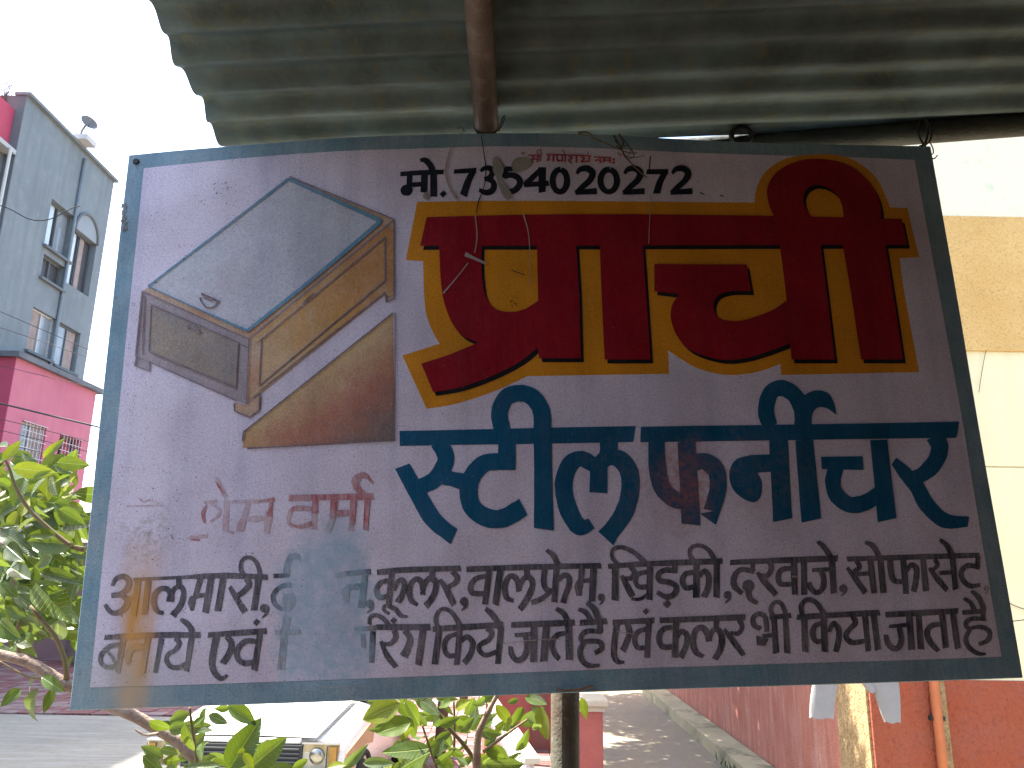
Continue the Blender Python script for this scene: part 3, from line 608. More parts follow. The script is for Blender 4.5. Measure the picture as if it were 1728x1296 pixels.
# back frame of angle iron and the pole
M_pole = surf('pole_paint', (.10,.10,.075), .8, (.08,.05,.03), 9, .9, (.15,.15,.115), 40, bump=.3, bscale=150, metal=.0)
(ul, vb_), (ur, vt_) = uv(165, 1165), uv(1590, 275)
fr = [MB().box(-.80,.81,.500,.525,-.030,-.024).box(-.80,.81,.521,.525,-.055,-.030), MB().box(-.86,.87,-.52,-.49,-.030,-.024).box(-.86,.87,-.52,-.516,-.055,-.030),
      MB().box(-.80,-.77,-.485,.495,-.030,-.024), MB().box(.78,.81,-.485,.495,-.030,-.024)]
for f_ in fr: f_.build('frame_rail', M_iron, sign)
pc = at_depth(953, 1200, 1.53); inv = MBW.inverted()
pole = MB().tube([inv @ Vector((pc.x, pc.y, -.05)), inv @ Vector((pc.x, pc.y, 1.4)), inv @ Vector((pc.x+.004, pc.y+.002, 2.86))], .0285, 20, True).build('pole', M_pole, sign, smooth=True)

# ------------------------------------------------------------------ AWNING
roofA = at_depth(375, 246, 1.82)
rd = camvec(11, -540, 1296).normalized(); rl = camvec(1, .052, 0.0); rl = (rl - rd*rl.dot(rd)).normalized(); rn = rl.cross(rd).normalized()
if rn.z < 0: rn = -rn
far_pt = at_depth(1185, 233, 1.0) - EYE
tt = (roofA - EYE).dot(rn) / far_pt.dot(rn); s_far = (EYE + far_pt*tt - roofA).dot(rd)
M_tin = surf('weathered_tin', (.085,.135,.145), .65, (.035,.055,.05), 7, .9, (.10,.11,.07), 24, bump=.15, bscale=90, metal=.05, streak=((.15,1,1), 9, (.06,.07,.06), .5))
awn = bpy.data.objects.new('awning', None); C.objects.link(awn)
MA = Matrix((rl, rd, rn)).transposed().to_4x4(); MA.translation = roofA; awn.matrix_world = MA
tag(awn, 'corrugated metal awning roof with steel pipes above the shop sign', 'awning')
PITCHC = .0832; per = 10
s_top = s_far
n_sheet = 5
for sidx in range(n_sheet):
    y1 = s_top - sidx*PITCHC*(per-1); y0 = y1 - PITCHC*per
    mb = MB(); nx, ny = 60, per*12; wd = 5.2; jog = (0, .012, -.006, .01, 0)[sidx]
    for thick in (0, .0012):
        for j in range(ny+1):
            yy = y0 + (y1-y0)*j/ny; ph = (yy - (s_far-.02))/PITCHC*2*math.pi; zz = .0108*math.cos(ph) + .0016*((sidx) % 2) + thick + .003
            zz += .0009*math.sin(yy*9)
            for i in range(nx+1):
                xx = jog + .006*math.sin(yy*31) * (i == 0) + wd*i/nx
                mb.v.append(Vector((xx, yy, zz + .0022*math.sin(xx*2.3+sidx) + .0012*math.sin(xx*7+yy*5))))
    h_ = (nx+1)*(ny+1)
    for j in range(ny):
        for i in range(nx):
            a = j*(nx+1)+i; mb.f.append((a, a+nx+1, a+nx+2, a+1)); mb.f.append((h_+a, h_+a+1, h_+a+nx+2, h_+a+nx+1))
    for j in range(ny): a = j*(nx+1); mb.f.append((a, h_+a, h_+a+nx+1, a+nx+1)); a += nx; mb.f.append((a, a+nx+1, h_+a+nx+1, h_+a))
    for i in range(nx): a = i; mb.f.append((a, a+1, h_+a+1, h_+a)); a = ny*(nx+1)+i; mb.f.append((a, h_+a, h_+a+1, a+1))
    mb.build('corrugated_sheet', M_tin, awn, smooth=True, fix=False)
def to_awn(p): return MA.inverted() @ p
def roof_hit(px, py, drop):
    r = ray(px, py); t = (roofA - rn*drop - EYE).dot(rn) / r.dot(rn); return to_awn(EYE + r*t)
M_pipe = surf('awning_pipe', (.16,.13,.11), .6, (.10,.07,.05), 7, .9, (.22,.18,.14), 40, bump=.3, bscale=120, metal=.3)
a_, b_ = roof_hit(807, 0, .042), roof_hit(821, 212, .042)
dirp = (b_-a_).normalized()
MB().tube([a_ - dirp*3.0, a_, b_], .0272, 20).build('rafter_pipe', M_pipe, awn, smooth=True)
MB().tube([b_, b_+dirp*.003], .029, 20).build('pipe_cap', M_pipe, awn)
q1, q2 = to_awn(at_depth(1240, 247, 1.90)), to_awn(at_depth(1728, 210, 1.88)); dq = (q2-q1)
M_dpipe = surf('black_pipe', (.075,.085,.07), .55, (.03,.028,.025), 8, .8, bump=.25, bscale=100, metal=.3)
MB().tube([q1 - dq*.95, q1, q2, q2+dq*4.2], .0285, 20).build('eave_pipe', M_dpipe, awn, smooth=True)
# clamp ring, wire ties
rc = at_depth(1251, 229, 1.86)
MB().tube([to_awn(rc + RT*.024*math.cos(a) + UP*.018*math.sin(a)) for a in [i*math.pi/10 for i in range(21)]], .007, 8).build('pipe_clamp', M_bolt, awn, smooth=True)
def wob(pts, z, r, name, mat, par, n=6):
    P_ = [at_depth(x, y, z) for x, y in pts]; P_ = catmull(P_, n); MI = par.matrix_world.inverted() if par is not awn else MA.inverted()
    return MB().tube([MI @ p for p in P_], r, 6).build(name, mat, par, smooth=True)
wob([(1552,203),(1549,222),(1556,240),(1562,247)], 1.845, .0028, 'tie_wire', M_bolt, awn)
wob([(1562,198),(1566,220),(1561,242),(1552,247)], 1.842, .003, 'tie_wire', M_bolt, awn)
wob([(1558,244),(1567,240),(1573,247),(1575,258),(1570,263),(1576,268),(1582,262)], 1.84, .0014, 'tie_wire', M_iron, awn)
wob([(838,222),(846,214),(852,198),(850,196),(846,206),(842,222)], 1.78, .0012, 'tie_wire', M_bolt, awn)
wob([(772,218),(778,214),(783,222),(776,226)], 1.78, .0012, 'tie_wire', M_iron, awn)
wob([(1560,200),(1572,216),(1570,236),(1560,246)], 1.85, .0022, 'tie_wire', M_bolt, awn)
# twig and string caught on the top rim
tw = empty('dry_twig', at_depth(1050, 240, 1.70), 'tangle of dry twig and string caught on the top rim of the sign', 'twig')
Mtw = Matrix.Translation(tw.location); tw.matrix_world = Mtw
M_twig = surf('dry_twig', (.06,.05,.035), .9, (.12,.10,.06), 60, .8)
for pts, r in [([(975,226),(1000,232),(1025,243),(1045,252),(1062,258),(1075,258)],.0016),([(1035,228),(1042,240),(1052,258),(1062,272),(1078,288),(1092,300)],.0020),([(1038,238),(1048,246),(1060,246),(1070,262),(1058,268),(1050,258)],.0014),([(1044,226),(1052,238),(1048,250),(1040,246)],.0022),([(1052,262),(1070,266),(1088,262)],.0011),([(975,225),(988,223),(1000,228)],.003),([(1050,232),(1064,252),(1060,262)],.0013),([(1000,232),(1015,240)],.0025)]:
    P_ = catmull([at_depth(x, y, 1.672 if y > 240 else 1.69) for x, y in pts], 5)
    MB().tube([p - tw.location for p in P_], [r*(1-.4*i/len(P_)) for i in range(len(P_))], 6).build('twig', M_twig, tw, smooth=True)

# unseen walls and step added around the camera to cut light on the sign
M_shadewall = surf('shade_wall_plaster', (.12,.075,.045), .9, (.09,.055,.035), 2, .8, bump=.2, bscale=30)
tagS(MB().box(1.56, 1.8, -.8, 1.88, -.06, 4.2).build('shade_wall_right', M_shadewall))
tagS(MB().box(-1.1, 1.547, -.8, -.4, -.06, 4.2).build('shade_wall_back', M_shadewall))
tagS(MB().box(-1.1, -.96, -.397, .5, -.06, 3.1).build('shade_wall_left', M_shadewall))  # added unseen wall; makes the sign darken towards the right
tagS(MB().box(-.957, 1.545, -.397, 1.15, -.058, .38).build('shade_floor', M_shadewall))
tagS(MB().box(2.64, 14, -3, 6.1, -.059, .0).build('bounce_floor', surf('bounce_floor_pale', (.30,.255,.18), .9, (.25,.215,.15), 2, .7)))  # unseen pale ground added to bounce warm light onto the house

# ------------------------------------------------------------------ HOUSE on the right
HX, HY = 2.92, 6.2
cx_ = on_y(1475, 1250, HY).x; HX = cx_
ztop, zo1, zo0, zgr, zdd = (on_y(1650, y, HY).z for y in (100, 366, 592, 787, 1148))
ztop = 6.6
house = empty('house', (HX, HY, 0), 'cream and ochre banded house with a brick red base at the right edge', 'house')
M_cream = surf('cream_wall', (.74,.69,.50), .9, (.74,.68,.50), 2.5, .8, (.50,.56,.42), 5, bump=.08, bscale=60)
M_cream2 = surf('cream_wall_plain', (.76,.68,.42), .9, (.70,.60,.36), 1.2, .8, bump=.05, bscale=60, streak=((1,1,.06), 6, (.60,.53,.34), .5))
M_ochre = surf('ochre_stucco', (.80,.53,.21), .95, (.70,.42,.14), 2, .7, (.50,.27,.075), 60, bump=1., bscale=40, bdist=.04)
M_dado = surf('bounce_red_stucco', (.36,.080,.034), .95, (.33,.10,.06), 3, .8, (.22,.045,.02), 30, bump=1., bscale=26, bdist=.05)  # red base pushed to orange to carry the bounced light
M_side = surf('brick_red_side', (.40,.13,.085), .95, (.46,.18,.12), 3, .8, (.38,.22,.17), 40, bump=.7, bscale=55, bdist=.02, streak=((1,1,.12), 10, (.62,.45,.38), .4))
M_strip = surf('cream_stucco', (.50,.38,.19), .95, (.34,.20,.09), 40, .9, (.18,.09,.04), 30, bump=1., bscale=60, bdist=.03)
M_plinth = surf('mossy_plinth', (.42,.37,.24), .95, (.28,.26,.16), 1.5, .8, (.08,.09,.05), 2.2, bump=.15, bscale=30)
D = 9
MB().box(0, D, 0, .25, 0, zdd).build('base_wall', M_dado, house)
MB().box(0, D, .012, .25, zdd, zgr-.006).build('wall', M_cream2, house)
MB().box(.01, D, .026, .25, zgr-.006, zgr+.006).build('wall_groove', M_cream2, house)
MB().box(0, D, .012, .25, zgr+.006, zo0).build('wall', M_cream2, house)
MB().box(-.012, D, -.012, .25, zo0, zo1).build('ochre_band', M_ochre, house)
MB().box(0, D, .010, .25, zo1, ztop).build('wall', M_cream, house)
MB().box(-.04, D, -.04, .29, ztop, ztop+.1).build('coping', M_cream, house)
MB().box(0, .25, .252, 20, 0, 3.2).build('side_wall', M_side, house)
MB().box(-.006, .25, .252, 20, 3.202, 4.6).build('side_wall_upper', M_cream, house)
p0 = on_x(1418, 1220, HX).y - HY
MB().box(-.02, -.002, .03, p0, 0, 3.2).build('wall_strip', M_strip, house)  # cream strip: sun on the side wall's near end, put into the colour
MB().box(-.34, -.022, .0, 20, 0, .16).build('plinth', M_plinth, house, bevel=.01)
# down pipe with its fixing strip
xp0, xp1 = on_y(1575, 1250, HY).x - HX, on_y(1592, 1250, HY).x - HX
MB().tube([((xp0+xp1)/2-.01, -.045, .1), ((xp0+xp1)/2-.01, -.045, 6.4)], .035, 14).build('down_pipe', surf('painted_pipe', (.48,.17,.08), .5, (.36,.12,.07), 6, .7), house, smooth=True)
for zz in (1.0, 2.2, 3.4, 4.8): MB().box((xp0+xp1)/2-.06, (xp0+xp1)/2+.045, -.05, -.001, zz, zz+.03).build('pipe_bracket', M_bolt, house)
MB().box(xp1+.005, xp1+.05, -.012, -.001, 0, zdd).build('plaster_strip', M_strip, house)
# crack in the wall
cr = [on_y(x, y, HY-.004) for x, y in ((1678,520),(1672,560),(1662,600),(1655,640),(1652,662))]
MB().tube([p - house.location for p in catmull(cr, 4)], .0022, 5).build('crack', M_bolt, house)
cr = [on_y(x, y, HY-.003) for x, y in ((1698,1015),(1712,1022),(1728,1028),(1750,1034))]
MB().tube([p - house.location for p in cr], .003, 5).build('crack', M_bolt, house)

# weeds at the wall foot
M_weed = surf('weed', (.06,.09,.03), .8, (.10,.11,.05), 8, .8)
wd_ = MB()
for i in range(260):
    y = random.gauss(8.35, .45); x = HX-.35+random.gauss(-.02, .05); h = random.uniform(.03,.15); a = random.uniform(0,6.3); d_ = Vector((math.cos(a), math.sin(a), 0))*.008
    n = len(wd_.v); b = Vector((x, y, .012)); t_ = b+Vector((random.uniform(-.04,.04), random.uniform(-.04,.04), h)); wd_.v += [b-d_, b+d_, t_]; wd_.f.append((n,n+1,n+2))
tag(wd_.build('weeds', M_weed, fix=False), 'dark weeds growing along the foot of the red side wall', 'weeds', kind='stuff')

# clothes hanging behind the sign
M_cloth = surf('pale_cloth', (.28,.27,.265), .9, (.24,.235,.23), 14, .7, bump=.3, bscale=90)
YC = 5.0
line_o = MB().tube([Vector((-.2, YC+.3, 2.03)), on_y(1330,1078,YC), on_y(1500,1072,YC), Vector((5.5, YC+.1, 2.05))], .003, 6).build('clothes_line', M_bolt)
tag(line_o, 'thin washing line behind the lower right of the sign', 'washing line')
tr = empty('trousers', on_y(1440, 1080, YC), 'pale grey trousers hanging legs down from the washing line', 'trousers')
def leg(p):
    P_ = catmull([Vector(on_y(x, y, YC)) for x, y, _ in p], 4); W = [w for _, _, w in p]
    mb = MB(); k = len(P_); sg = 14
    for i, c_ in enumerate(P_):
        t_ = i/(k-1)*(len(W)-1); a = int(min(t_, len(W)-2)); w = (W[a]*(1-t_+a)+W[a+1]*(t_-a))/FPX*YC*1.03
        for j in range(sg):
            an = 2*math.pi*j/sg; fold = 1+.12*math.sin(an*3+i*.4)
            mb.v.append(c_ + Vector((w/2*math.cos(an)*fold, .022*math.sin(an)*fold, (.006*math.sin(an*4) if i == k-1 else 0))) - tr.location)
    for i in range(k-1):
        for j in range(sg): mb.f.append((i*sg+j, i*sg+(j+1)%sg, (i+1)*sg+(j+1)%sg, (i+1)*sg+j))
    return mb
leg([(1425,1085,48),(1400,1120,44),(1390,1165,38),(1388,1212,36)]).build('leg', M_cloth, tr, smooth=True)
leg([(1450,1085,50),(1475,1115,46),(1493,1155,42),(1507,1219,24)]).build('leg', M_cloth, tr, smooth=True)
leg([(1395,1082,30),(1440,1084,60),(1482,1082,30)]).build('waist', M_cloth, tr, smooth=True)
sh_ = leg([(1410,1082,26),(1440,1120,26),(1472,1168,12)]); 
o = sh_.build('cloth_strap', M_cloth, tr, smooth=True)

# ------------------------------------------------------------------ low wall, pillar and rail by the path
M_redw = surf('red_pillar', (.44,.13,.10), .9, (.36,.10,.08), 5, .8, bump=.3, bscale=70)
M_capw = surf('cream_cap', (.50,.44,.34), .85, (.5,.42,.3), 8, .7, bump=.2, bscale=50)
M_whitew = surf('white_paint_rail', (.66,.65,.62), .7, (.5,.48,.45), 10, .7)
PY = 8.0
pl, pr_ = on_y(972, 1250, PY).x, on_y(1018, 1250, PY).x; pz = on_y(1000, 1201, PY).z
pil = empty('gate_pillar', ((pl+pr_)/2, PY+.15, 0), 'short brick red pillar with a stepped cream cap just right of the sign pole', 'pillar')
w2 = (pr_-pl)/2
MB().box(-w2-.06, w2, -.15, .2, -.05, pz).build('shaft', M_redw, pil, bevel=.006)
MB().box(-w2-.08, w2+.02, -.17, .22, pz, pz+.05).build('cap_moulding', M_capw, pil, bevel=.006)
MB().box(-w2-.11, w2+.05, -.20, .25, pz+.05, pz+.11).build('cap', M_capw, pil, bevel=.01)
lw = empty('compound_wall', (0.2, 9.0, 0), 'low brick red wall with a cream coping running back behind the leaves', 'wall')
a0 = on_z(905, 1296, .95); 
wl0, wl1 = Vector((.14,6.3,0)), Vector((-.28,9.6,0))
dd = (wl1-wl0).normalized(); nn_ = Vector((dd.y,-dd.x,0))
def slab(p, q_, off0, off1, z0, z1): return MB().prism([p+nn_*off0-lw.location+Vector((0,0,z0)), p+nn_*off1-lw.location+Vector((0,0,z0)), q_+nn_*off1-lw.location+Vector((0,0,z0)), q_+nn_*off0-lw.location+Vector((0,0,z0))], (0,0,z1-z0))
slab(wl0, wl1, 0, .14, -.05, .22).build('wall', M_redw, lw)
slab(wl0, wl1, .0, .12, .62, .67).build('coping', M_capw, lw, bevel=.01)
for i in range(24):
    p = wl0.lerp(wl1, (i+.5)/24)
    MB().tube([p+nn_*.07-lw.location+Vector((0,0,.22)), p+nn_*.07-lw.location+Vector((0,0,.62))], .016, 8).build('baluster', M_whitew, lw, smooth=True)
rw = empty('low_wall', (.6, 9.9, 0), 'brick red end wall of the yard between the leaves and the pillar', 'wall')
MB().box(-.85, .1, 0, .2, -.05, 1.05).build('wall', M_redw, rw)
MB().box(-.87, .13, -.03, .23, 1.05, 1.1).build('coping', M_capw, rw, bevel=.008)
MB().box(-.30, -.12, -.06, -.001, -.05, 1.045).build('wall_strip', surf('brown_pilaster', (.22,.09,.07), .9), rw)

# ------------------------------------------------------------------ buildings on the left
BX = -12.8
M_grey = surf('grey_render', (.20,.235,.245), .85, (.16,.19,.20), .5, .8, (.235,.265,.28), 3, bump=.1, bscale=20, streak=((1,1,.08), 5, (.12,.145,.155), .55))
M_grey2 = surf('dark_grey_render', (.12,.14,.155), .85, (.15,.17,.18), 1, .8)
M_pink = surf('pink_render', (.54,.18,.22), .85, (.44,.12,.18), .7, .7, bump=.1, bscale=20, streak=((1,1,.1), 4, (.36,.12,.16), .4))
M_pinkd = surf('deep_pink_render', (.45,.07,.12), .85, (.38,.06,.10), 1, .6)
M_slab = surf('slab_edge', (.10,.11,.13), .8, (.18,.19,.2), 2, .7)
M_glass = surf('window_glass', (.20,.24,.26), .15, (.30,.34,.36), 2, .8, spec=.8)
M_glassb = surf('bright_glass', (.55,.66,.70), .12, (.42,.50,.55), 3, .7, spec=.8)
M_dark = surf('window_dark', (.06,.065,.07), .5, (.10,.09,.09), 3, .6)
M_curt = surf('curtain', (.36,.29,.25), .8, (.24,.19,.17), 5, .8)
M_frame = surf('window_frame', (.5,.5,.48), .5); M_frd = surf('window_frame_dark', (.10,.12,.14), .5)
def yz(px, py, x=BX): p = on_x(px, py, x); return p.y, p.z
y_far, _ = yz(178, 400); y_near = (yz(47,165)[0] + yz(5,365)[0])/2; _, z_roof = yz(120, 236)
z_roof = (yz(60,178)[1] + yz(190,303)[1])/2
gb = empty('apartment_building', (BX, y_near, 0), 'grey rendered apartment building with an arched window niche at upper left', 'building')
def L_(y, z): return (y - y_near, z)
def win(par, quad, x, panes, frame=M_frame, depth=.18, back=M_dark, grille=False, sill=True, name='window'):
    ys = [yz(*q, x=x)[0] for q in quad]; zs = [yz(*q, x=x)[1] for q in quad]
    y0, y1 = (ys[0]+ys[3])/2, (ys[1]+ys[2])/2; z1, z0 = (zs[0]+zs[1])/2, (zs[2]+zs[3])/2
    yo, xo = par.location.y, x - par.location.x
    y0 -= yo; y1 -= yo
    w = MB().box(xo-depth, xo-depth+.01, y0, y1, z0, z1).build(name, back, par)
    fb = MB(); e = .05; xf = xo-depth+.02
    fb.box(xf, xf+.05, y0, y0+e, z0, z1).box(xf, xf+.05, y1-e, y1, z0, z1).box(xf, xf+.05, y0+e, y1-e, z1-e, z1).box(xf, xf+.05, y0+e, y1-e, z0, z0+e).box(xf, xf+.05, (y0+y1)/2-.02, (y0+y1)/2+.02, z0+e, z1-e)
    fb.build('frame', frame, w)
    for (a, b, mt) in panes:
        MB().box(xf+.005, xf+.015, y0+(y1-y0)*a+.03, y0+(y1-y0)*b-.03, z0+.05, z1-.05).build('pane', mt, w)
    if grille:
        g = MB(); n = int((y1-y0)/.14)
        for i in range(1, n): yy = y0+(y1-y0)*i/n; g.box(xo+.02, xo+.032, yy-.008, yy+.008, z0, z1)
        n = int((z1-z0)/.18)
        for i in range(n+1): zz = z0+(z1-z0)*i/n; g.box(xo+.033, xo+.045, y0, y1, zz-.008, zz+.008)
        g.build('grille', M_frame, w)
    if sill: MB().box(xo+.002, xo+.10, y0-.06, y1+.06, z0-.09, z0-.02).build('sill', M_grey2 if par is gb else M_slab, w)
    return y0, y1, z0, z1
def holed(par, name, mat, x0, x1, y0, y1, z0, z1, holes):
    """wall box with rectangular openings, built from butted blocks"""
    ys = sorted({y0, y1, *[h[0] for h in holes], *[h[1] for h in holes]}); zs = sorted({z0, z1, *[h[2] for h in holes], *[h[3] for h in holes]})
    verts = []; idx = {}; faces = []
    def vid(x, y, z):
        kx = (round(x,4), round(y,4), round(z,4))
        if kx not in idx: idx[kx] = len(verts); verts.append(kx)
        return idx[kx]
    inside = lambda a, b: any(h[0]-1e-6 <= a <= h[1]+1e-6 and h[2]-1e-6 <= b <= h[3]+1e-6 for h in holes)
    solid = {}
    for i in range(len(ys)-1):
        for j in range(len(zs)-1): solid[i, j] = not inside((ys[i]+ys[i+1])/2, (zs[j]+zs[j+1])/2)
    for (i, j), s_ in solid.items():
        if not s_: continue
        a, b, c_, d_ = ys[i], ys[i+1], zs[j], zs[j+1]
        faces.append((vid(x1,a,c_), vid(x1,b,c_), vid(x1,b,d_), vid(x1,a,d_))); faces.append((vid(x0,a,c_), vid(x0,a,d_), vid(x0,b,d_), vid(x0,b,c_)))
        for (di, dj, e) in ((-1,0,((a,c_),(a,d_))),(1,0,((b,c_),(b,d_))),(0,-1,((a,c_),(b,c_))),(0,1,((a,d_),(b,d_)))):
            if not solid.get((i+di, j+dj), False):
                (p1, q1_), (p2, q2_) = e; faces.append((vid(x1,p1,q1_), vid(x1,p2,q2_), vid(x0,p2,q2_), vid(x0,p1,q1_)))
    me = MB(); me.v = [Vector(v) for v in verts]; me.f = faces
    return me.build(name, mat, par)
h = []
h.append(win(gb, [(88,336),(127,366),(116,440),(74,412)], BX, [(.02,.42,M_glassb),(.52,.98,M_glass)], M_grey2, .22))
h.append(win(gb, [(124,386),(162,408),(150,508),(112,470)], BX, [(.02,.4,M_glassb),(.45,.75,M_curt)], M_frd, .22, sill=False))
h.append(win(gb, [(76,430),(112,452),(103,486),(66,466)], BX, [], M_grey2, .2))
h.append(win(gb, [(56,517),(95,539),(85,608),(44,588)], BX, [(.02,.48,M_curt),(.52,.98,M_glass)], M_frame, .16))
h.append(win(gb, [(100,543),(136,562),(126,631),(91,613)], BX, [(.02,.5,M_glass),(.5,.98,M_curt)], M_frd, .16))
holed(gb, 'wall', M_grey, -.25, 0, 0, y_far-y_near, 0, z_roof, h)
MB().box(-9, -.26, .0, y_far-y_near-.0, 0, z_roof-.3).build('building_body', M_grey, gb)
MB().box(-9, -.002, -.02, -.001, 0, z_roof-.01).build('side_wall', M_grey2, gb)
# arched hood over the second window
ay0, ay1, az0, az1 = h[1]; am, ar = (ay0+ay1)/2, (ay1-ay0)/2
arch = MB().tube([(.03, am-ar*math.cos(t_), az1-.02+ar*1.1*math.sin(t_)) for t_ in [math.pi*i/14 for i in range(15)]], .045, 6)
arch.build('arch_moulding', M_grey2, gb)
ab = MB(); n_ = 14; ab.prism([Vector((.001, am-ar*math.cos(math.pi*i/n_), az1+.0+ar*1.1*math.sin(math.pi*i/n_))) for i in range(n_+1)], (.008,0,0)); ab.build('arch_panel', surf('arch_grey', (.27,.31,.33), .85, (.22,.26,.28), 2, .6), gb)
# drain pipe
dy = yz(137,290)[0]-y_near
MB().tube([(.05, dy, 0), (.05, dy, z_roof-.2)], .045, 8).build('drain_pipe', M_grey, gb, smooth=True)
MB().box(-.3, .12, -.05, y_far-y_near+.05, z_roof, z_roof+.08).build('parapet_cap', M_grey, gb)
# pink projecting block
PX_ = BX + .9
py0, py1 = yz(28,606,PX_)[0], yz(157,700,PX_)[0]; pzt = (yz(60,620,PX_)[1] + yz(150,655,PX_)[1])/2
pk = empty('apartment_block', (PX_, py0, 0), 'pink rendered block with barred windows projecting below the grey building', 'building')
hp = []
hp.append(win(pk, [(37,709),(80,723),(66,791),(26,782)], PX_, [(.02,.48,M_glass),(.52,.98,M_curt)], M_frame, .16, grille=True, sill=False))
hp.append(win(pk, [(101,732),(138,744),(128,806),(92,797)], PX_, [(.02,.4,M_glass)], M_frd, .3, back=M_pinkd, sill=False, grille=True))
hp.append(win(pk, [(20,860),(60,866),(55,930),(14,926)], PX_, [(.02,.98,M_glass)], M_frame, .2))
holed(pk, 'wall', M_pink, -.35, 0, 0, py1-py0, 0, pzt, hp)
MB().box(-.88, -.36, 0.0, py1-py0, 0, pzt-.1).build('block_body', M_pinkd, pk)
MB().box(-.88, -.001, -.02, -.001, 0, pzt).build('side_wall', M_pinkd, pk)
MB().box(-.9, .14, -.15, py1-py0+.25, pzt, pzt+.13).build('floor_slab', M_slab, pk)
for i in range(9):
    yy = -.1+i*(py1-py0+.3)/8
rb = MB().tube([(.05,-.1,pzt+.3),(.05,py1-py0+.15,pzt+.3)], .015, 6)
# neighbour with the red top, nearer on the left
nbx = BX-.22
ny1 = y_near-.03; nz = (yz(0,166,nbx)[1] + yz(30,186,nbx)[1])/2; nz2 = (yz(0,245,nbx)[1]+yz(22,262,nbx)[1])/2
nbld = empty('neighbour_building', (nbx, ny1, 0), 'dark grey building with a crimson top storey at the far left edge', 'building')
MB().box(-8, 0, -6, 0, nz2, nz).build('top_storey', M_pinkd, nbld)
MB().box(-8, -.05, -6, 0, 0, nz2-.12).build('wall', M_grey2, nbld)
MB().box(-8, .25, -6, -.02, nz2-.12, nz2).build('floor_slab', surf('pale_slab', (.4,.42,.4), .8), nbld)
for z_ in (nz2-1.9, nz2-4.9):
    w = MB().box(-.048, .0, -2.2, -.25, z_, z_+1.4).build('window', M_glass, nbld); MB().box(.001, .03, -1.25, -1.2, z_, z_+1.4).build('frame', M_frame, w); MB().box(.001, .03, -2.2, -.25, z_+.7, z_+.74).build('frame', M_frame, w)
MB().tube([(.3, -.3, nz2-.1),(.3,-.3,0)], .04, 8).build('drain_pipe', M_frame, nbld)
tagS(MB().box(-22, -13.6, -24, 8.5, -.06, 6.5).build('street_shade_row', M_grey2))  # unseen row added to shade the ground and block low sky light
tagS(MB().box(-22, -13.65, 8.6, 16.0, -.06, 17.5).build('tall_shade_block', M_grey2))  # unseen block added so that its shadow covers the drive
# antenna dish on the roof
dp = on_x(135, 232, BX+.1)
dish = empty('satellite_dish', (BX+.1, dp.y, z_roof+.08), 'round satellite dish on the grey building roof edge', 'satellite dish')
M_dish = surf('dish_grey', (.16,.165,.165), .5)
dm = MB(); nr, ns = 4, 18; axis = Vector((.75,-.55,.35)).normalized(); e1 = axis.cross(Vector((0,0,1))).normalized(); e2 = e1.cross(axis)
for i in range(nr+1):
    r_ = .24*i/nr
    for j in range(ns): a = 2*math.pi*j/ns; dm.v.append(Vector((.15,0,.55)) + (e1*math.cos(a)+e2*math.sin(a))*r_ + axis*(.12*(i/nr)**2))
for i in range(nr):
    for j in range(ns): dm.f.append((i*ns+j, i*ns+(j+1)%ns, (i+1)*ns+(j+1)%ns, (i+1)*ns+j))
dm.build('reflector', M_dish, dish, smooth=True, fix=False)
MB().tube([(0,0,0),(.02,0,.35),(.1,0,.52)], .035, 8).build('mast', M_dish, dish); MB().tube([Vector((.15,0,.35)), Vector((.15,0,.55))+axis*.25], .015, 6).build('feed_arm', M_dish, dish)
MB().box(-.1,.3,-.15,.35,.0,.16).build('base_plate', M_frame, dish)
# a bare shoot on the roof at far left
sh0 = on_x(24, 200, nbx); shoot = empty('roof_plant', (nbx-.3, sh0.y, nz), 'small dry plant on the crimson roof at far left', 'plant')
for i in range(7): MB().tube([(0,0,0),(random.uniform(-.1,.1),random.uniform(-.2,.2),.5),(random.uniform(-.2,.2),random.uniform(-.5,.4),random.uniform(.8,1.3))], [.02,.012,.004], 5).build('stem', M_twig, shoot)

# overhead cables
M_cab = surf('cable', (.03,.03,.035), .7)
cabs = [([(-60,672),(0,681),(80,700),(160,719),(260,745)], 10.5, .012, 'thick twisted cable sagging across the pink block'),
        ([(-60,700),(0,707),(160,748),(260,775)], 11, .0045, 'thin cable just below the thick twisted one'),
        ([(-60,715),(0,726),(160,765),(260,790)], 11, .0045, 'second thin cable across the barred windows'),
        ([(-60,735),(0,748),(160,782),(260,806)], 11, .0045, 'third thin cable across the barred windows'),
        ([(-60,605),(0,617),(160,655),(260,680)], 11, .0040, 'thin cable across the top of the pink block'),
        ([(-60,540),(0,553),(140,600),(260,640)], 11, .004, 'thin cable across the lower grey windows'),
        ([(-60,330),(10,350),(50,370),(84,370),(120,352),(135,348)], 15, .010, 'slack black cable looped beside the upper window'),
        ([(-60,500),(150,590),(180,603),(260,640)], 12, .005, 'cable crossing the sky gap beside the sign'),
        ([(170,429),(200,443),(260,470)], 12, .005, 'short cable high in the sky gap beside the sign'),
        ([(163,460),(196,478),(260,512)], 12, .005, 'short cable lower in the sky gap beside the sign')]
for pts, z_, r_, lab in cabs:
    o = MB().tube(catmull([at_depth(x, y, z_) for x, y in pts], 4), r_, 6).build('cable', M_cab, smooth=True); tag(o, lab, 'cable', 'overhead cables across the street')
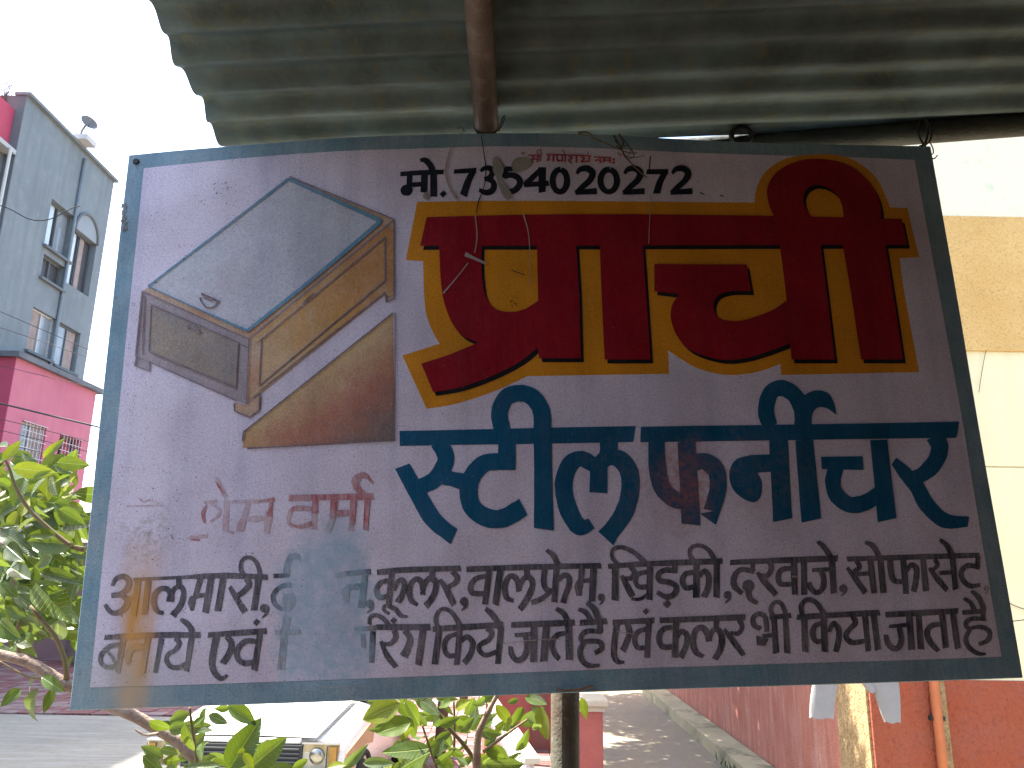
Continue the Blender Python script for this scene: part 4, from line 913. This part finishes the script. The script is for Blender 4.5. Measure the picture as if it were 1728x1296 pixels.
# things beyond, low at left
M_brown = surf('brown_wall', (.26,.15,.14), .9, (.33,.19,.17), 1, .8)
o = MB().box(-14, -7.2, 18.6, 18.85, -.05, 2.6).build('boundary_wall', M_brown); tag(o, 'brownish pink boundary wall behind the leaves at left', 'wall')
M_rub = surf('dark_rubble', (.13,.09,.08), .9, (.2,.14,.12), 4, .8, bump=.5, bscale=12)
o = MB().box(-9.5, -7.4, 17.3, 18.0, -.05, .7).build('brick_heap', M_rub, bevel=.12); tag(o, 'dark heap of bricks in front of the boundary wall', 'heap')
fb_ = empty('distant_building', (-16, 42, 0), 'small dark distant building seen in the gap left of the sign', 'building')
MB().box(-4, 4.3, 0, 6, 0, 8.3).build('wall', surf('distant_dark', (.16,.18,.2), .9), fb_)
MB().box(-4.2, 4.5, -.2, 6.2, 8.3, 8.5).build('roof', M_slab, fb_)

# ------------------------------------------------------------------ CAR
CARY = 6.12; cc = on_y(410, 1262, CARY)
car = empty('parked_car', (cc.x, CARY, 0), 'small old white hatchback with brown shaded wing parked below the sign', 'car', rz=R(-2)); car.scale = (1.06, 1.06, 1.06)
M_body = surf('car_paint', (.80,.79,.75), .28, (.74,.70,.62), 2, .5, (.55,.36,.2), 60, spec=.5); 
M_bodyshade = surf('car_paint_shaded', (.45,.31,.17), .4, (.36,.22,.11), 5, .8, (.35,.2,.1), 20)  # shaded side of the white wing put into the colour as brown
M_rub_ = surf('rubber', (.02,.02,.02), .85); M_cg = surf('car_glass', (.03,.035,.04), .08, spec=.8); M_chr = surf('chrome', (.5,.5,.5), .25, metal=.9)
M_lens = surf('headlamp_glass', (.26,.23,.15), .12, (.50,.47,.38), 30, .7, spec=.9); M_grl = surf('grille_plastic', (.04,.038,.035), .6)
st = [(0,.66,.50,.70),(.03,.69,.46,.735),(.12,.71,.40,.755),(.35,.72,.28,.79),(.7,.72,.24,.835),(1.0,.72,.22,.87),(1.6,.72,.22,.88),(2.4,.72,.22,.89),(3.0,.70,.24,.89),(3.22,.67,.34,.86),(3.28,.64,.42,.78)]
mb = MB(); prof = lambda w, zb, zt: [(-w*.93,zb),(-w,(zb+zt)/2-.02),(-w*.985,zt-.10),(-w*.93,zt-.035),(-w*.80,zt-.008),(-w*.4,zt+.012),(0,zt+.018),(w*.4,zt+.012),(w*.80,zt-.008),(w*.93,zt-.035),(w*.985,zt-.10),(w,(zb+zt)/2-.02),(w*.93,zb)]
for (y, w, zb, zt) in st: mb.v += [Vector((x, y, z)) for x, z in prof(w, zb, zt)]
for i in range(len(st)-1):
    for j in range(12): mb.f.append((i*13+j, i*13+j+1, (i+1)*13+j+1, (i+1)*13+j))
    mb.f.append((i*13+12, i*13, (i+1)*13, (i+1)*13+12))
mb.f.append(tuple(range(12,-1,-1))); mb.f.append(tuple((len(st)-1)*13+j for j in range(13)))
b_o = mb.build('body', M_body, car, smooth=True); bv_ = b_o.modifiers.new('bevel','BEVEL'); bv_.width = .012; bv_.segments = 2; bv_.limit_method = 'ANGLE'; bv_.angle_limit = R(35)
# bonnet seams
for sg in (-1, 1):
    MB().tube([(sg*.50,.015,.752),(sg*.535,.4,.802),(sg*.56,.98,.872)], .0018, 5).build('bonnet_seam', M_grl, car)
bo = MB(); bo.v = [Vector(p) for p in ((-.50,.02,.772),(.50,.02,.772),(.555,.97,.897),(-.555,.97,.897),(0,.02,.780),(0,.97,.905))]; bo.f = [(0,4,5,3),(4,1,2,5)]; bo.build('bonnet', M_body, car, smooth=True)
MB().box(-.40,.40,-.012,.03,.735,.765).build('bonnet_lip', M_body, car, bevel=.008)
MB().box(-.42,.42,-.02,.02,.575,.73).build('grille', M_grl, car, bevel=.006)
for i in range(5): MB().box(-.40,.40,-.034,-.021,.592+i*.027,.600+i*.027).build('grille_bar', surf('grille_bar', (.09,.09,.09), .5) if i == 0 else bpy.data.materials['grille_bar'], car)
M_glas2 = bpy.data.materials.new('lamp_cover'); M_glas2.use_nodes = True
g_ = M_glas2.node_tree; g_.nodes['Principled BSDF'].inputs['Transmission Weight'].default_value = 1; g_.nodes['Principled BSDF'].inputs['Roughness'].default_value = .12; g_.nodes['Principled BSDF'].inputs['Base Color'].default_value = (.85,.8,.65,1); g_.nodes['Principled BSDF'].inputs['IOR'].default_value = 1.1
M_refl = surf('lamp_reflector', (.55,.50,.40), .3, (.25,.2,.13), 8, .8, metal=.6); M_amb = surf('indicator_lens', (.55,.30,.08), .25)
for sg in (-1, 1):
    x0, x1 = sorted((sg*.425, sg*.665))
    xi = sg*.52
    MB().box(x0+.004, x1-.004, .0, .065, .589, .731).build('lamp_housing', M_refl, car)
    MB().tube([(xi, -.002, .66), (xi, -.012, .66), (xi, -.018, .66)], [.055, .05, .02], 16).build('bulb_reflector', M_chr, car, smooth=True)
    MB().box(*sorted((sg*.605, sg*.655)), -.014, -.002, .60, .72).build('indicator', M_amb, car)
    MB().box(*sorted((sg*.592, sg*.600)), -.036, -.031, .59, .73).build('lamp_divider', M_grl, car)
    hl = MB().box(x0, x1, -.03, .06, .585, .735).build('headlight', M_glas2, car, bevel=.012)
    MB().box(x0-.008, x1+.008, -.022, .05, .572, .583).build('headlight_trim', M_chr, hl); MB().box(x0-.008, x1+.008, -.022, .05, .737, .746).build('headlight_trim', M_chr, hl)
    for yy in (.55, 2.72):
        wl_ = MB().tube([(sg*.60,yy,.265),(sg*.735,yy,.265)], .265, 28).build('wheel', M_rub_, car, bevel=.02); MB().tube([(sg*.736,yy,.265),(sg*.742,yy,.265)], .16, 20).build('rim', M_chr, wl_)
        MB().tube([(sg*.728, yy+.31*math.cos(t_), .265+.31*math.sin(t_)) for t_ in [math.pi*i/12 for i in range(13)]], .022, 6).build('wheel_arch', M_rub_, car)
    MB().prism([Vector((sg*.722, .06, .40)), Vector((sg*.722, .22, .40)), Vector((sg*.722,.30,.55)), Vector((sg*.722,.62,.62)), Vector((sg*.722,.9,.58)), Vector((sg*.722,.98,.76)), Vector((sg*.715,.4,.70)), Vector((sg*.70,.08,.66))], (sg*.004,0,0)).build('front_wing', M_bodyshade, car)
    MB().box(*sorted((sg*.70, sg*.86)), 1.02, 1.08, .90, 1.02).build('door_mirror', M_grl, car, bevel=.02)
MB().box(-.70,.70,-.07,.04,.38,.50).build('bumper', M_grl, car, bevel=.02)
MB().box(-.24,.24,-.085,-.072,.40,.49).build('number_plate', surf('plate', (.6,.6,.58), .5), car)
cab = [(1.0,.60,.88),(1.35,.54,1.33),(1.7,.53,1.39),(2.7,.53,1.38),(3.15,.58,.90)]
cm = MB()
for (y, w, z) in cab: cm.v += [Vector((-.66,y,.87)), Vector((-w,y,z)), Vector((w,y,z)), Vector((.66,y,.87))]
for i in range(4):
    for j in range(3): cm.f.append((i*4+j, i*4+j+1, (i+1)*4+j+1, (i+1)*4+j))
cm.f += [(0,1,2,3)]; cm.build('cabin_glass', M_cg, car)
MB().prism([Vector((-.55,1.34,1.335)),Vector((.55,1.34,1.335)),Vector((.545,1.7,1.395)),Vector((-.545,1.7,1.395))], (0,0,.02)).build('roof_front', M_body, car)
MB().box(-.545,.545,1.702,2.72,1.39,1.42).build('roof', M_body, car, bevel=.01)
for sg in (-1,1):
    for (ya, za, yb, zb) in ((1.0,.89,1.35,1.34),(2.0,.89,2.0,1.4),(3.14,.9,2.7,1.39)):
        MB().tube([(sg*.655,ya,za),(sg*.555,yb,zb)], .028, 6).build('pillar', M_body, car)
MB().tube([(-.5,.99,.905),(-.1,1.02,.92)], .008, 5).build('wiper', M_rub_, car); MB().tube([(0.02,.99,.905),(.45,1.02,.92)], .008, 5).build('wiper', M_rub_, car)

# ------------------------------------------------------------------ hidden trees added behind the sign to cast shade on the path
M_foli = surf('dark_foliage', (.07,.12,.03), .6, (.05,.09,.02), 3, .7)
M_trunk = surf('tree_trunk', (.16,.12,.09), .9, (.10,.08,.06), 12, .7, bump=.5, bscale=40)
for tx, ty, lab in ((-.75, 9.4, 'leafy tree added close behind the sign to shade the path'), (-.7, 13.2, 'second leafy tree added farther behind the sign to shade the path')):
    tr_o = empty('tree', (tx, ty, 0), lab, 'tree')
    MB().tube([(0,0,-.05),(.05,0,1.2),(-.02,.05,2.4),(0,0,3.6),(.05,.1,4.8)], [.07,.06,.055,.045,.02], 9).build('trunk', M_trunk, tr_o, smooth=True)
    for i in range(7):
        a = i*.9; MB().tube([(0,0,2.4+.3*i),(.4+.5*math.cos(a),.7*math.sin(a),3.2+.3*i),(.9+1.3*math.cos(a),1.6*math.sin(a),3.8+.3*i)], [.03,.02,.006], 6).build('limb', M_trunk, tr_o)
    lf = MB()
    for i in range(8500):
        c_ = Vector((random.gauss(0,1), random.gauss(0,1), random.gauss(0,1))).normalized() * random.random()**.33
        c_ = Vector((.9+c_.x*1.95, c_.y*2.3, 4.9+c_.z*1.5)); d1 = Vector((random.uniform(-1,1), random.uniform(-1,1), random.uniform(-.5,.5))).normalized(); d2 = d1.cross(Vector((random.uniform(-1,1), random.uniform(-1,1), 1))).normalized()
        n = len(lf.v); L__ = random.uniform(.07,.13); lf.v += [c_-d1*L__, c_+d2*L__*.45, c_+d1*L__, c_-d2*L__*.45]; lf.f.append((n,n+1,n+2,n+3))
    lf.build('crown', M_foli, tr_o, fix=False)

# ------------------------------------------------------------------ SHRUBS
def leaf_mat():
    mt = bpy.data.materials.new('leaf'); mt.use_nodes = True; t = NT(mt.node_tree); b = t.n['Principled BSDF']; out = t.n['Material Output']
    P = t.node('ShaderNodeTexCoord').outputs['Object']; s = t.node('ShaderNodeSeparateXYZ', {0: P}); ax = t.m('ABSOLUTE', s.outputs[0])
    oi = t.node('ShaderNodeObjectInfo'); rnd = oi.outputs['Random']; oc = oi.outputs['Color']
    vein = t.m('PINGPONG', t.m('SUBTRACT', s.outputs[1], t.m('MULTIPLY', ax, .75)), .045)
    vm = t.ramp(vein, 0, .008, 1, 0); mid = t.ramp(ax, .006, .018, 1, 0); vv_ = t.m('MAXIMUM', t.m('MULTIPLY', vm, .45), mid)
    col = t.mix(t.ramp(t.noise(P, 3, 4), .35, .65, 0, .35), oc, (.10,.13,.02))
    col = t.mix(t.m('MULTIPLY', vv_, .5), col, (.32,.38,.14))
    col = t.mix(t.ramp(t.noise(P, 11, 4), .60, .66, 0, .75), col, (.12,.08,.025))
    col = t.mix(t.ramp(t.noise(P, 40, 2), .6, .75, 0, .3), col, (.22,.22,.16))
    t.l.new(col, b.inputs['Base Color']); b.inputs['Roughness'].default_value = .33; b.inputs['Specular IOR Level'].default_value = .5
    bn = t.node('ShaderNodeBump', {'Height': t.m('MULTIPLY', vv_, -1.), 'Strength': .5, 'Distance': .03}); t.l.new(bn.outputs[0], b.inputs['Normal'])
    tr_ = t.node('ShaderNodeBsdfTranslucent'); tc_ = t.mix(.55, col, (.19,.26,.01)); t.l.new(tc_, tr_.inputs[0])
    ms = t.node('ShaderNodeMixShader', {0: .36, 1: b.outputs[0], 2: tr_.outputs[0]}); t.l.new(ms.outputs[0], out.inputs[0])
    return mt
M_leaf = leaf_mat()
def leaf_mesh(width, fold, curl, twist):
    v = []; f = []; n = 9; cols = 4
    for i in range(n+1):
        t_ = i/n; w = width*math.sin(math.pi*min(1, t_**.85))**.8*(1-.25*t_) + .004; z = -curl*t_*t_
        for j in range(cols+1):
            s_ = (j/cols*2-1); x = s_*w; a = twist*t_
            zz = z + abs(s_)*w*fold + .012*math.sin(t_*14+j*2)*abs(s_)
            v.append((x*math.cos(a)-zz*math.sin(a)*.3, t_, zz + x*math.sin(a)))
    for i in range(n):
        for j in range(cols): a = i*(cols+1)+j; f.append((a, a+1, a+cols+2, a+cols+1))
    me = bpy.data.meshes.new('leaf'); me.from_pydata(v, [], f); me.materials.append(M_leaf); me.update()
    for p in me.polygons: p.use_smooth = True
    return me
LM = [leaf_mesh(w, f_, c_, tw_) for w, f_, c_, tw_ in ((.24,.35,.12,.2),(.21,.25,.25,-.3),(.27,.4,.05,.1),(.19,.5,.35,.4),(.23,.15,-.1,-.2),(.30,.3,.2,.0))]
TONE = {'y': (.17,.19,.01), 'g': (.04,.09,.013), 'd': (.02,.052,.018), 'p': (.08,.125,.08), 'b': (.07,.125,.011)}
def put_leaf(par, a, b, tone, roll=None):
    d = b - a; L = d.length; yv_ = d.normalized(); view = -(ray(864,648)).normalized()
    up = view + Vector((random.uniform(-.7,.7), random.uniform(-.3,.3), random.uniform(-.1,.9))); x_ = yv_.cross(up).normalized(); z_ = x_.cross(yv_)
    o = bpy.data.objects.new('leaf', random.choice(LM)); C.objects.link(o); o.parent = par
    M_ = Matrix((x_*L, yv_*L, z_*L)).transposed().to_4x4(); M_.translation = a - par.location; o.matrix_basis = M_
    c = TONE[tone]; k_ = random.uniform(.8, 1.2); o.color = (c[0]*k_, c[1]*k_*random.uniform(.95,1.05), c[2], 1)
M_bark = surf('bark', (.20,.13,.095), .85, (.30,.24,.19), 20, .8, (.12,.08,.06), 60, bump=.4, bscale=90)
M_stem = surf('young_stem', (.15,.09,.05), .7, (.12,.13,.04), 20, .6)
def branch(par, pts, z, w0, w1, mat, name='branch'):
    P_ = catmull([at_depth(x, y, zz) for (x, y), zz in zip(pts, z if isinstance(z, list) else [z]*len(pts))], 6); k = len(P_)
    zz = z[0] if isinstance(z, list) else z
    rs = [((w0*(1-i/(k-1))+w1*i/(k-1))/FPX*zz/2)*random.uniform(.92,1.08) for i in range(k)]
    return MB().tube([p - par.location for p in P_], rs, 9).build(name, mat, par, smooth=True)
def cv(l, ox, oy, s): return [(ox+x/s, oy+y/s) for x, y in l]
S1 = empty('guava_shrub', Vector((-1.1, 2.1, 0)), 'broad leaved shrub with a slanting branch behind the left edge of the sign', 'shrub')
c4_ = (0, 700, 2.174); c5_ = (120, 1130, 3.2); c6_ = (600, 1130, 3.2)
branch(S1, [(345,1330),(332,1286),(300,1252),(262,1228),(222,1206),(180,1190),(120,1160),(78,1134),(40,1114),(-10,1102),(-60,1080)], 1.95, 20, 17, M_bark)
branch(S1, cv([(20,165),(35,200),(60,270),(110,350),(200,435),(260,480)], *c4_), 2.0, 4, 8, M_stem)
branch(S1, cv([(150,750),(200,810),(235,890),(245,970)], *c4_), 1.95, 7, 9, M_stem)
branch(S1, cv([(110,700),(150,750)], *c4_), 1.95, 5, 7, M_stem); branch(S1, cv([(310,495),(200,472),(120,470)], *c4_), 2.05, 9, 4, M_stem)
branch(S1, cv([(0,905),(60,940),(120,965),(250,970)], *c4_), 2.0, 3, 4, M_stem); branch(S1, cv([(40,600),(90,690),(60,800),(80,900)], *c4_), 2.08, 4, 7, M_stem)
branch(S1, cv([(640,205),(655,330),(680,500)], *c5_), 1.9, 4, 7, M_stem); branch(S1, cv([(345,322),(400,352),(470,345)], *c5_), 1.92, 3, 6, M_bark)
P_ = [at_depth(345,1330,1.95), at_depth(370,1420,2.0), Vector((-.75,2.0,.9)), Vector((-.72,2.05,-.05))]
MB().tube([p - S1.location for p in catmull(P_, 5)], [.014+.001*i for i in range(16)], 10).build('trunk', M_bark, S1, smooth=True)
LL = [((10,170),(78,95),'y'),((45,195),(215,210),'y'),((170,230),(100,285),'g'),((215,300),(190,215),'b'),((240,280),(272,222),'y'),((255,320),(270,272),'p'),((165,300),(115,300),'y'),((75,375),(105,300),'y'),((60,430),(122,370),'y'),((0,410),(60,400),'g'),((200,320),(315,372),'g'),((215,345),(312,405),'b'),((205,440),(100,440),'b'),((275,475),(95,462),'b'),((0,425),(75,470),'d'),((25,605),(78,518),'p'),((125,560),(45,620),'d'),((145,578),(300,602),'d'),((255,560),(300,592),'y'),((130,615),(262,760),'b'),((120,645),(232,738),'p'),((40,640),(132,652),'p'),((0,620),(65,665),'g'),((55,655),(150,722),'d'),((75,745),(165,830),'d'),((0,755),(55,825),'g'),((100,745),(15,700),'g'),((130,955),(88,1015),'d'),((142,1005),(75,1152),'d'),((195,1005),(160,1095),'g'),((75,1005),(5,1065),'g'),((155,962),(220,1008),'g'),((238,930),(268,885),'d'),((195,520),(125,560),'p'),((160,510),(208,565),'g'),((248,640),(290,662),'b'),((235,485),(165,500),'b'),((0,300),(22,280),'y'),((-10,235),(50,268),'g'),((-10,115),(20,108),'p'),((262,690),(292,785),'d'),((0,530),(35,560),'g'),((25,480),(85,535),'d'),((225,300),(300,285),'y'),((250,325),(310,345),'y'),((120,235),(180,200),'b'),((60,300),(0,260),'g'),((40,560),(110,600),'d'),((180,620),(130,700),'g'),((90,800),(50,870),'d'),((20,700),(80,740),'d'),((60,470),(-10,520),'g'),((140,500),(240,545),'g'),((180,660),(235,640),'g'),((0,850),(45,880),'d'),((120,850),(60,800),'g'),((160,770),(220,730),'d'),((10,580),(-30,650),'g'),((235,560),(190,620),'d'),((280,600),(255,690),'d'),((200,250),(250,215),'b'),((130,330),(180,380),'g'),((90,230),(40,330),'b')]
for a, b, tn in LL:
    (ax_, ay_), (bx_, by_) = cv([a, b], *c4_); z_ = random.uniform(1.88, 2.12); put_leaf(S1, at_depth(ax_, ay_, z_), at_depth(bx_, by_, z_+random.uniform(-.05,.05)), tn)
random.seed(3)
for _ in range(150):      # deeper foliage behind
    x, y = random.uniform(-60,150), random.uniform(800,1080); a = random.uniform(0,6.3); l_ = random.uniform(45,85); z_ = random.uniform(2.15,2.6)
    put_leaf(S1, at_depth(x, y, z_), at_depth(x+l_*math.cos(a), y+l_*math.sin(a)*.7, z_+random.uniform(-.08,.08)), random.choice('ggdbd'))
for _ in range(40):
    x, y = random.uniform(-60,135), random.uniform(770,900); a = random.uniform(0,6.3); l_ = random.uniform(40,70); z_ = random.uniform(2.1,2.4)
    put_leaf(S1, at_depth(x, y, z_), at_depth(x+l_*math.cos(a), y+l_*math.sin(a)*.7, z_), random.choice('gyb'))
LL5 = [((640,235),(528,278),'b'),((418,280),(550,332),'b'),((530,325),(645,300),'g'),((615,290),(640,465),'b'),((730,205),(690,335),'b'),((845,195),(1002,295),'b'),((742,245),(855,290),'d'),((685,335),(772,325),'d'),((850,540),(1016,268),'g'),((930,560),(1162,368),'g'),((705,395),(690,485),'g'),((495,490),(595,492),'b'),((615,530),(785,500),'p'),((895,455),(960,440),'y'),((1195,530),(1285,488),'b'),((1465,530),(1595,430),'p'),((1385,530),(1485,508),'y'),((860,205),(770,212),'g'),((640,330),(590,400),'g'),((660,300),(720,250),'g'),((880,470),(860,560),'b'),((930,450),(990,540),'y'),((1000,510),(1060,560),'b'),((560,520),(500,560),'g')]
for a, b, tn in LL5:
    (ax_, ay_), (bx_, by_) = cv([a, b], *c5_); z_ = random.uniform(1.8, 1.95); put_leaf(S1, at_depth(ax_, ay_, z_), at_depth(bx_, by_, z_+random.uniform(-.04,.04)), tn)
for _ in range(34):
    x, y = random.uniform(235,470), random.uniform(1225,1330); a = random.uniform(0,6.3); l_ = random.uniform(35,60); z_ = random.uniform(2.0,2.2)
    if y < 1262 and x > 330: continue
    put_leaf(S1, at_depth(x, y, z_), at_depth(x+l_*math.cos(a), y+l_*math.sin(a)*.7, z_), random.choice('gdb'))
S2 = empty('guava_shrub', Vector((-.12, 2.0, 0)), 'broad leaved shrub with forking stems left of the sign pole', 'shrub')
branch(S2, cv([(390,150),(500,310),(580,400),(645,500),(650,600)], *c6_), 1.95, 5, 9, M_stem); branch(S2, cv([(775,120),(700,260),(660,370),(652,560)], *c6_), 1.95, 7, 16, M_bark)
branch(S2, cv([(930,268),(800,360),(690,445)], *c6_), 1.93, 3, 7, M_stem); branch(S2, cv([(170,150),(220,290),(300,410),(400,560)], *c6_), 2.05, 8, 12, M_bark); branch(S2, cv([(360,300),(400,420),(440,540)], *c6_), 1.97, 3, 5, M_stem)
branch(S2, cv([(530,170),(535,300),(530,460)], *c6_), 1.97, 3, 5, M_stem)
P_ = [at_depth(804,1300,1.95), at_depth(810,1400,1.97), Vector((-.1,2.0,.6)), Vector((-.1,2.02,-.05))]
MB().tube([p - S2.location for p in catmull(P_, 5)], [.012+.001*i for i in range(16)], 10).build('trunk', M_bark, S2, smooth=True)
LL6 = [((240,180),(22,272),'y'),((300,285),(105,335),'b'),((265,165),(375,310),'b'),((350,165),(455,245),'d'),((480,190),(530,245),'b'),((540,210),(620,165),'y'),((520,275),(628,345),'b'),((400,425),(140,462),'g'),((410,440),(215,530),'b'),((435,380),(525,335),'d'),((690,330),(785,355),'g'),((700,440),(815,488),'b'),((655,200),(625,310),'d'),((755,190),(860,310),'y'),((905,200),(850,300),'b'),((915,150),(1035,185),'g'),((1000,195),(1035,385),'y'),((925,260),(990,285),'p'),((425,510),(545,440),'g'),((550,470),(610,530),'g'),((700,505),(905,522),'d'),((40,505),(205,495),'p'),((1220,150),(1242,265),'y'),((235,385),(305,308),'y'),((700,270),(770,238),'p'),((450,300),(560,260),'b'),((560,330),(640,260),'g'),((420,470),(480,370),'d'),((500,420),(590,470),'d'),((640,150),(600,240),'g'),((520,170),(440,200),'b'),((880,160),(820,180),'g'),((950,200),(1010,260),'g'),((560,520),(640,470),'g'),((690,520),(760,440),'b'),((380,350),(330,400),'g'),((600,380),(560,450),'b'),((480,250),(400,300),'b'),((960,290),(1000,320),'g'),((330,520),(280,560),'b'),((700,160),(650,190),'b')]
for a, b, tn in LL6:
    (ax_, ay_), (bx_, by_) = cv([a, b], *c6_); z_ = random.uniform(1.85, 2.05); put_leaf(S2, at_depth(ax_, ay_, z_), at_depth(bx_, by_, z_+random.uniform(-.04,.04)), tn)

for _ in range(60):
    x, y = random.uniform(640,890), random.uniform(1165,1320); a = random.uniform(0,6.3); l_ = random.uniform(32,58); z_ = random.uniform(2.05,2.4)
    put_leaf(S2, at_depth(x, y, z_), at_depth(x+l_*math.cos(a), y+l_*math.sin(a)*.7, z_), random.choice('gdbby'))
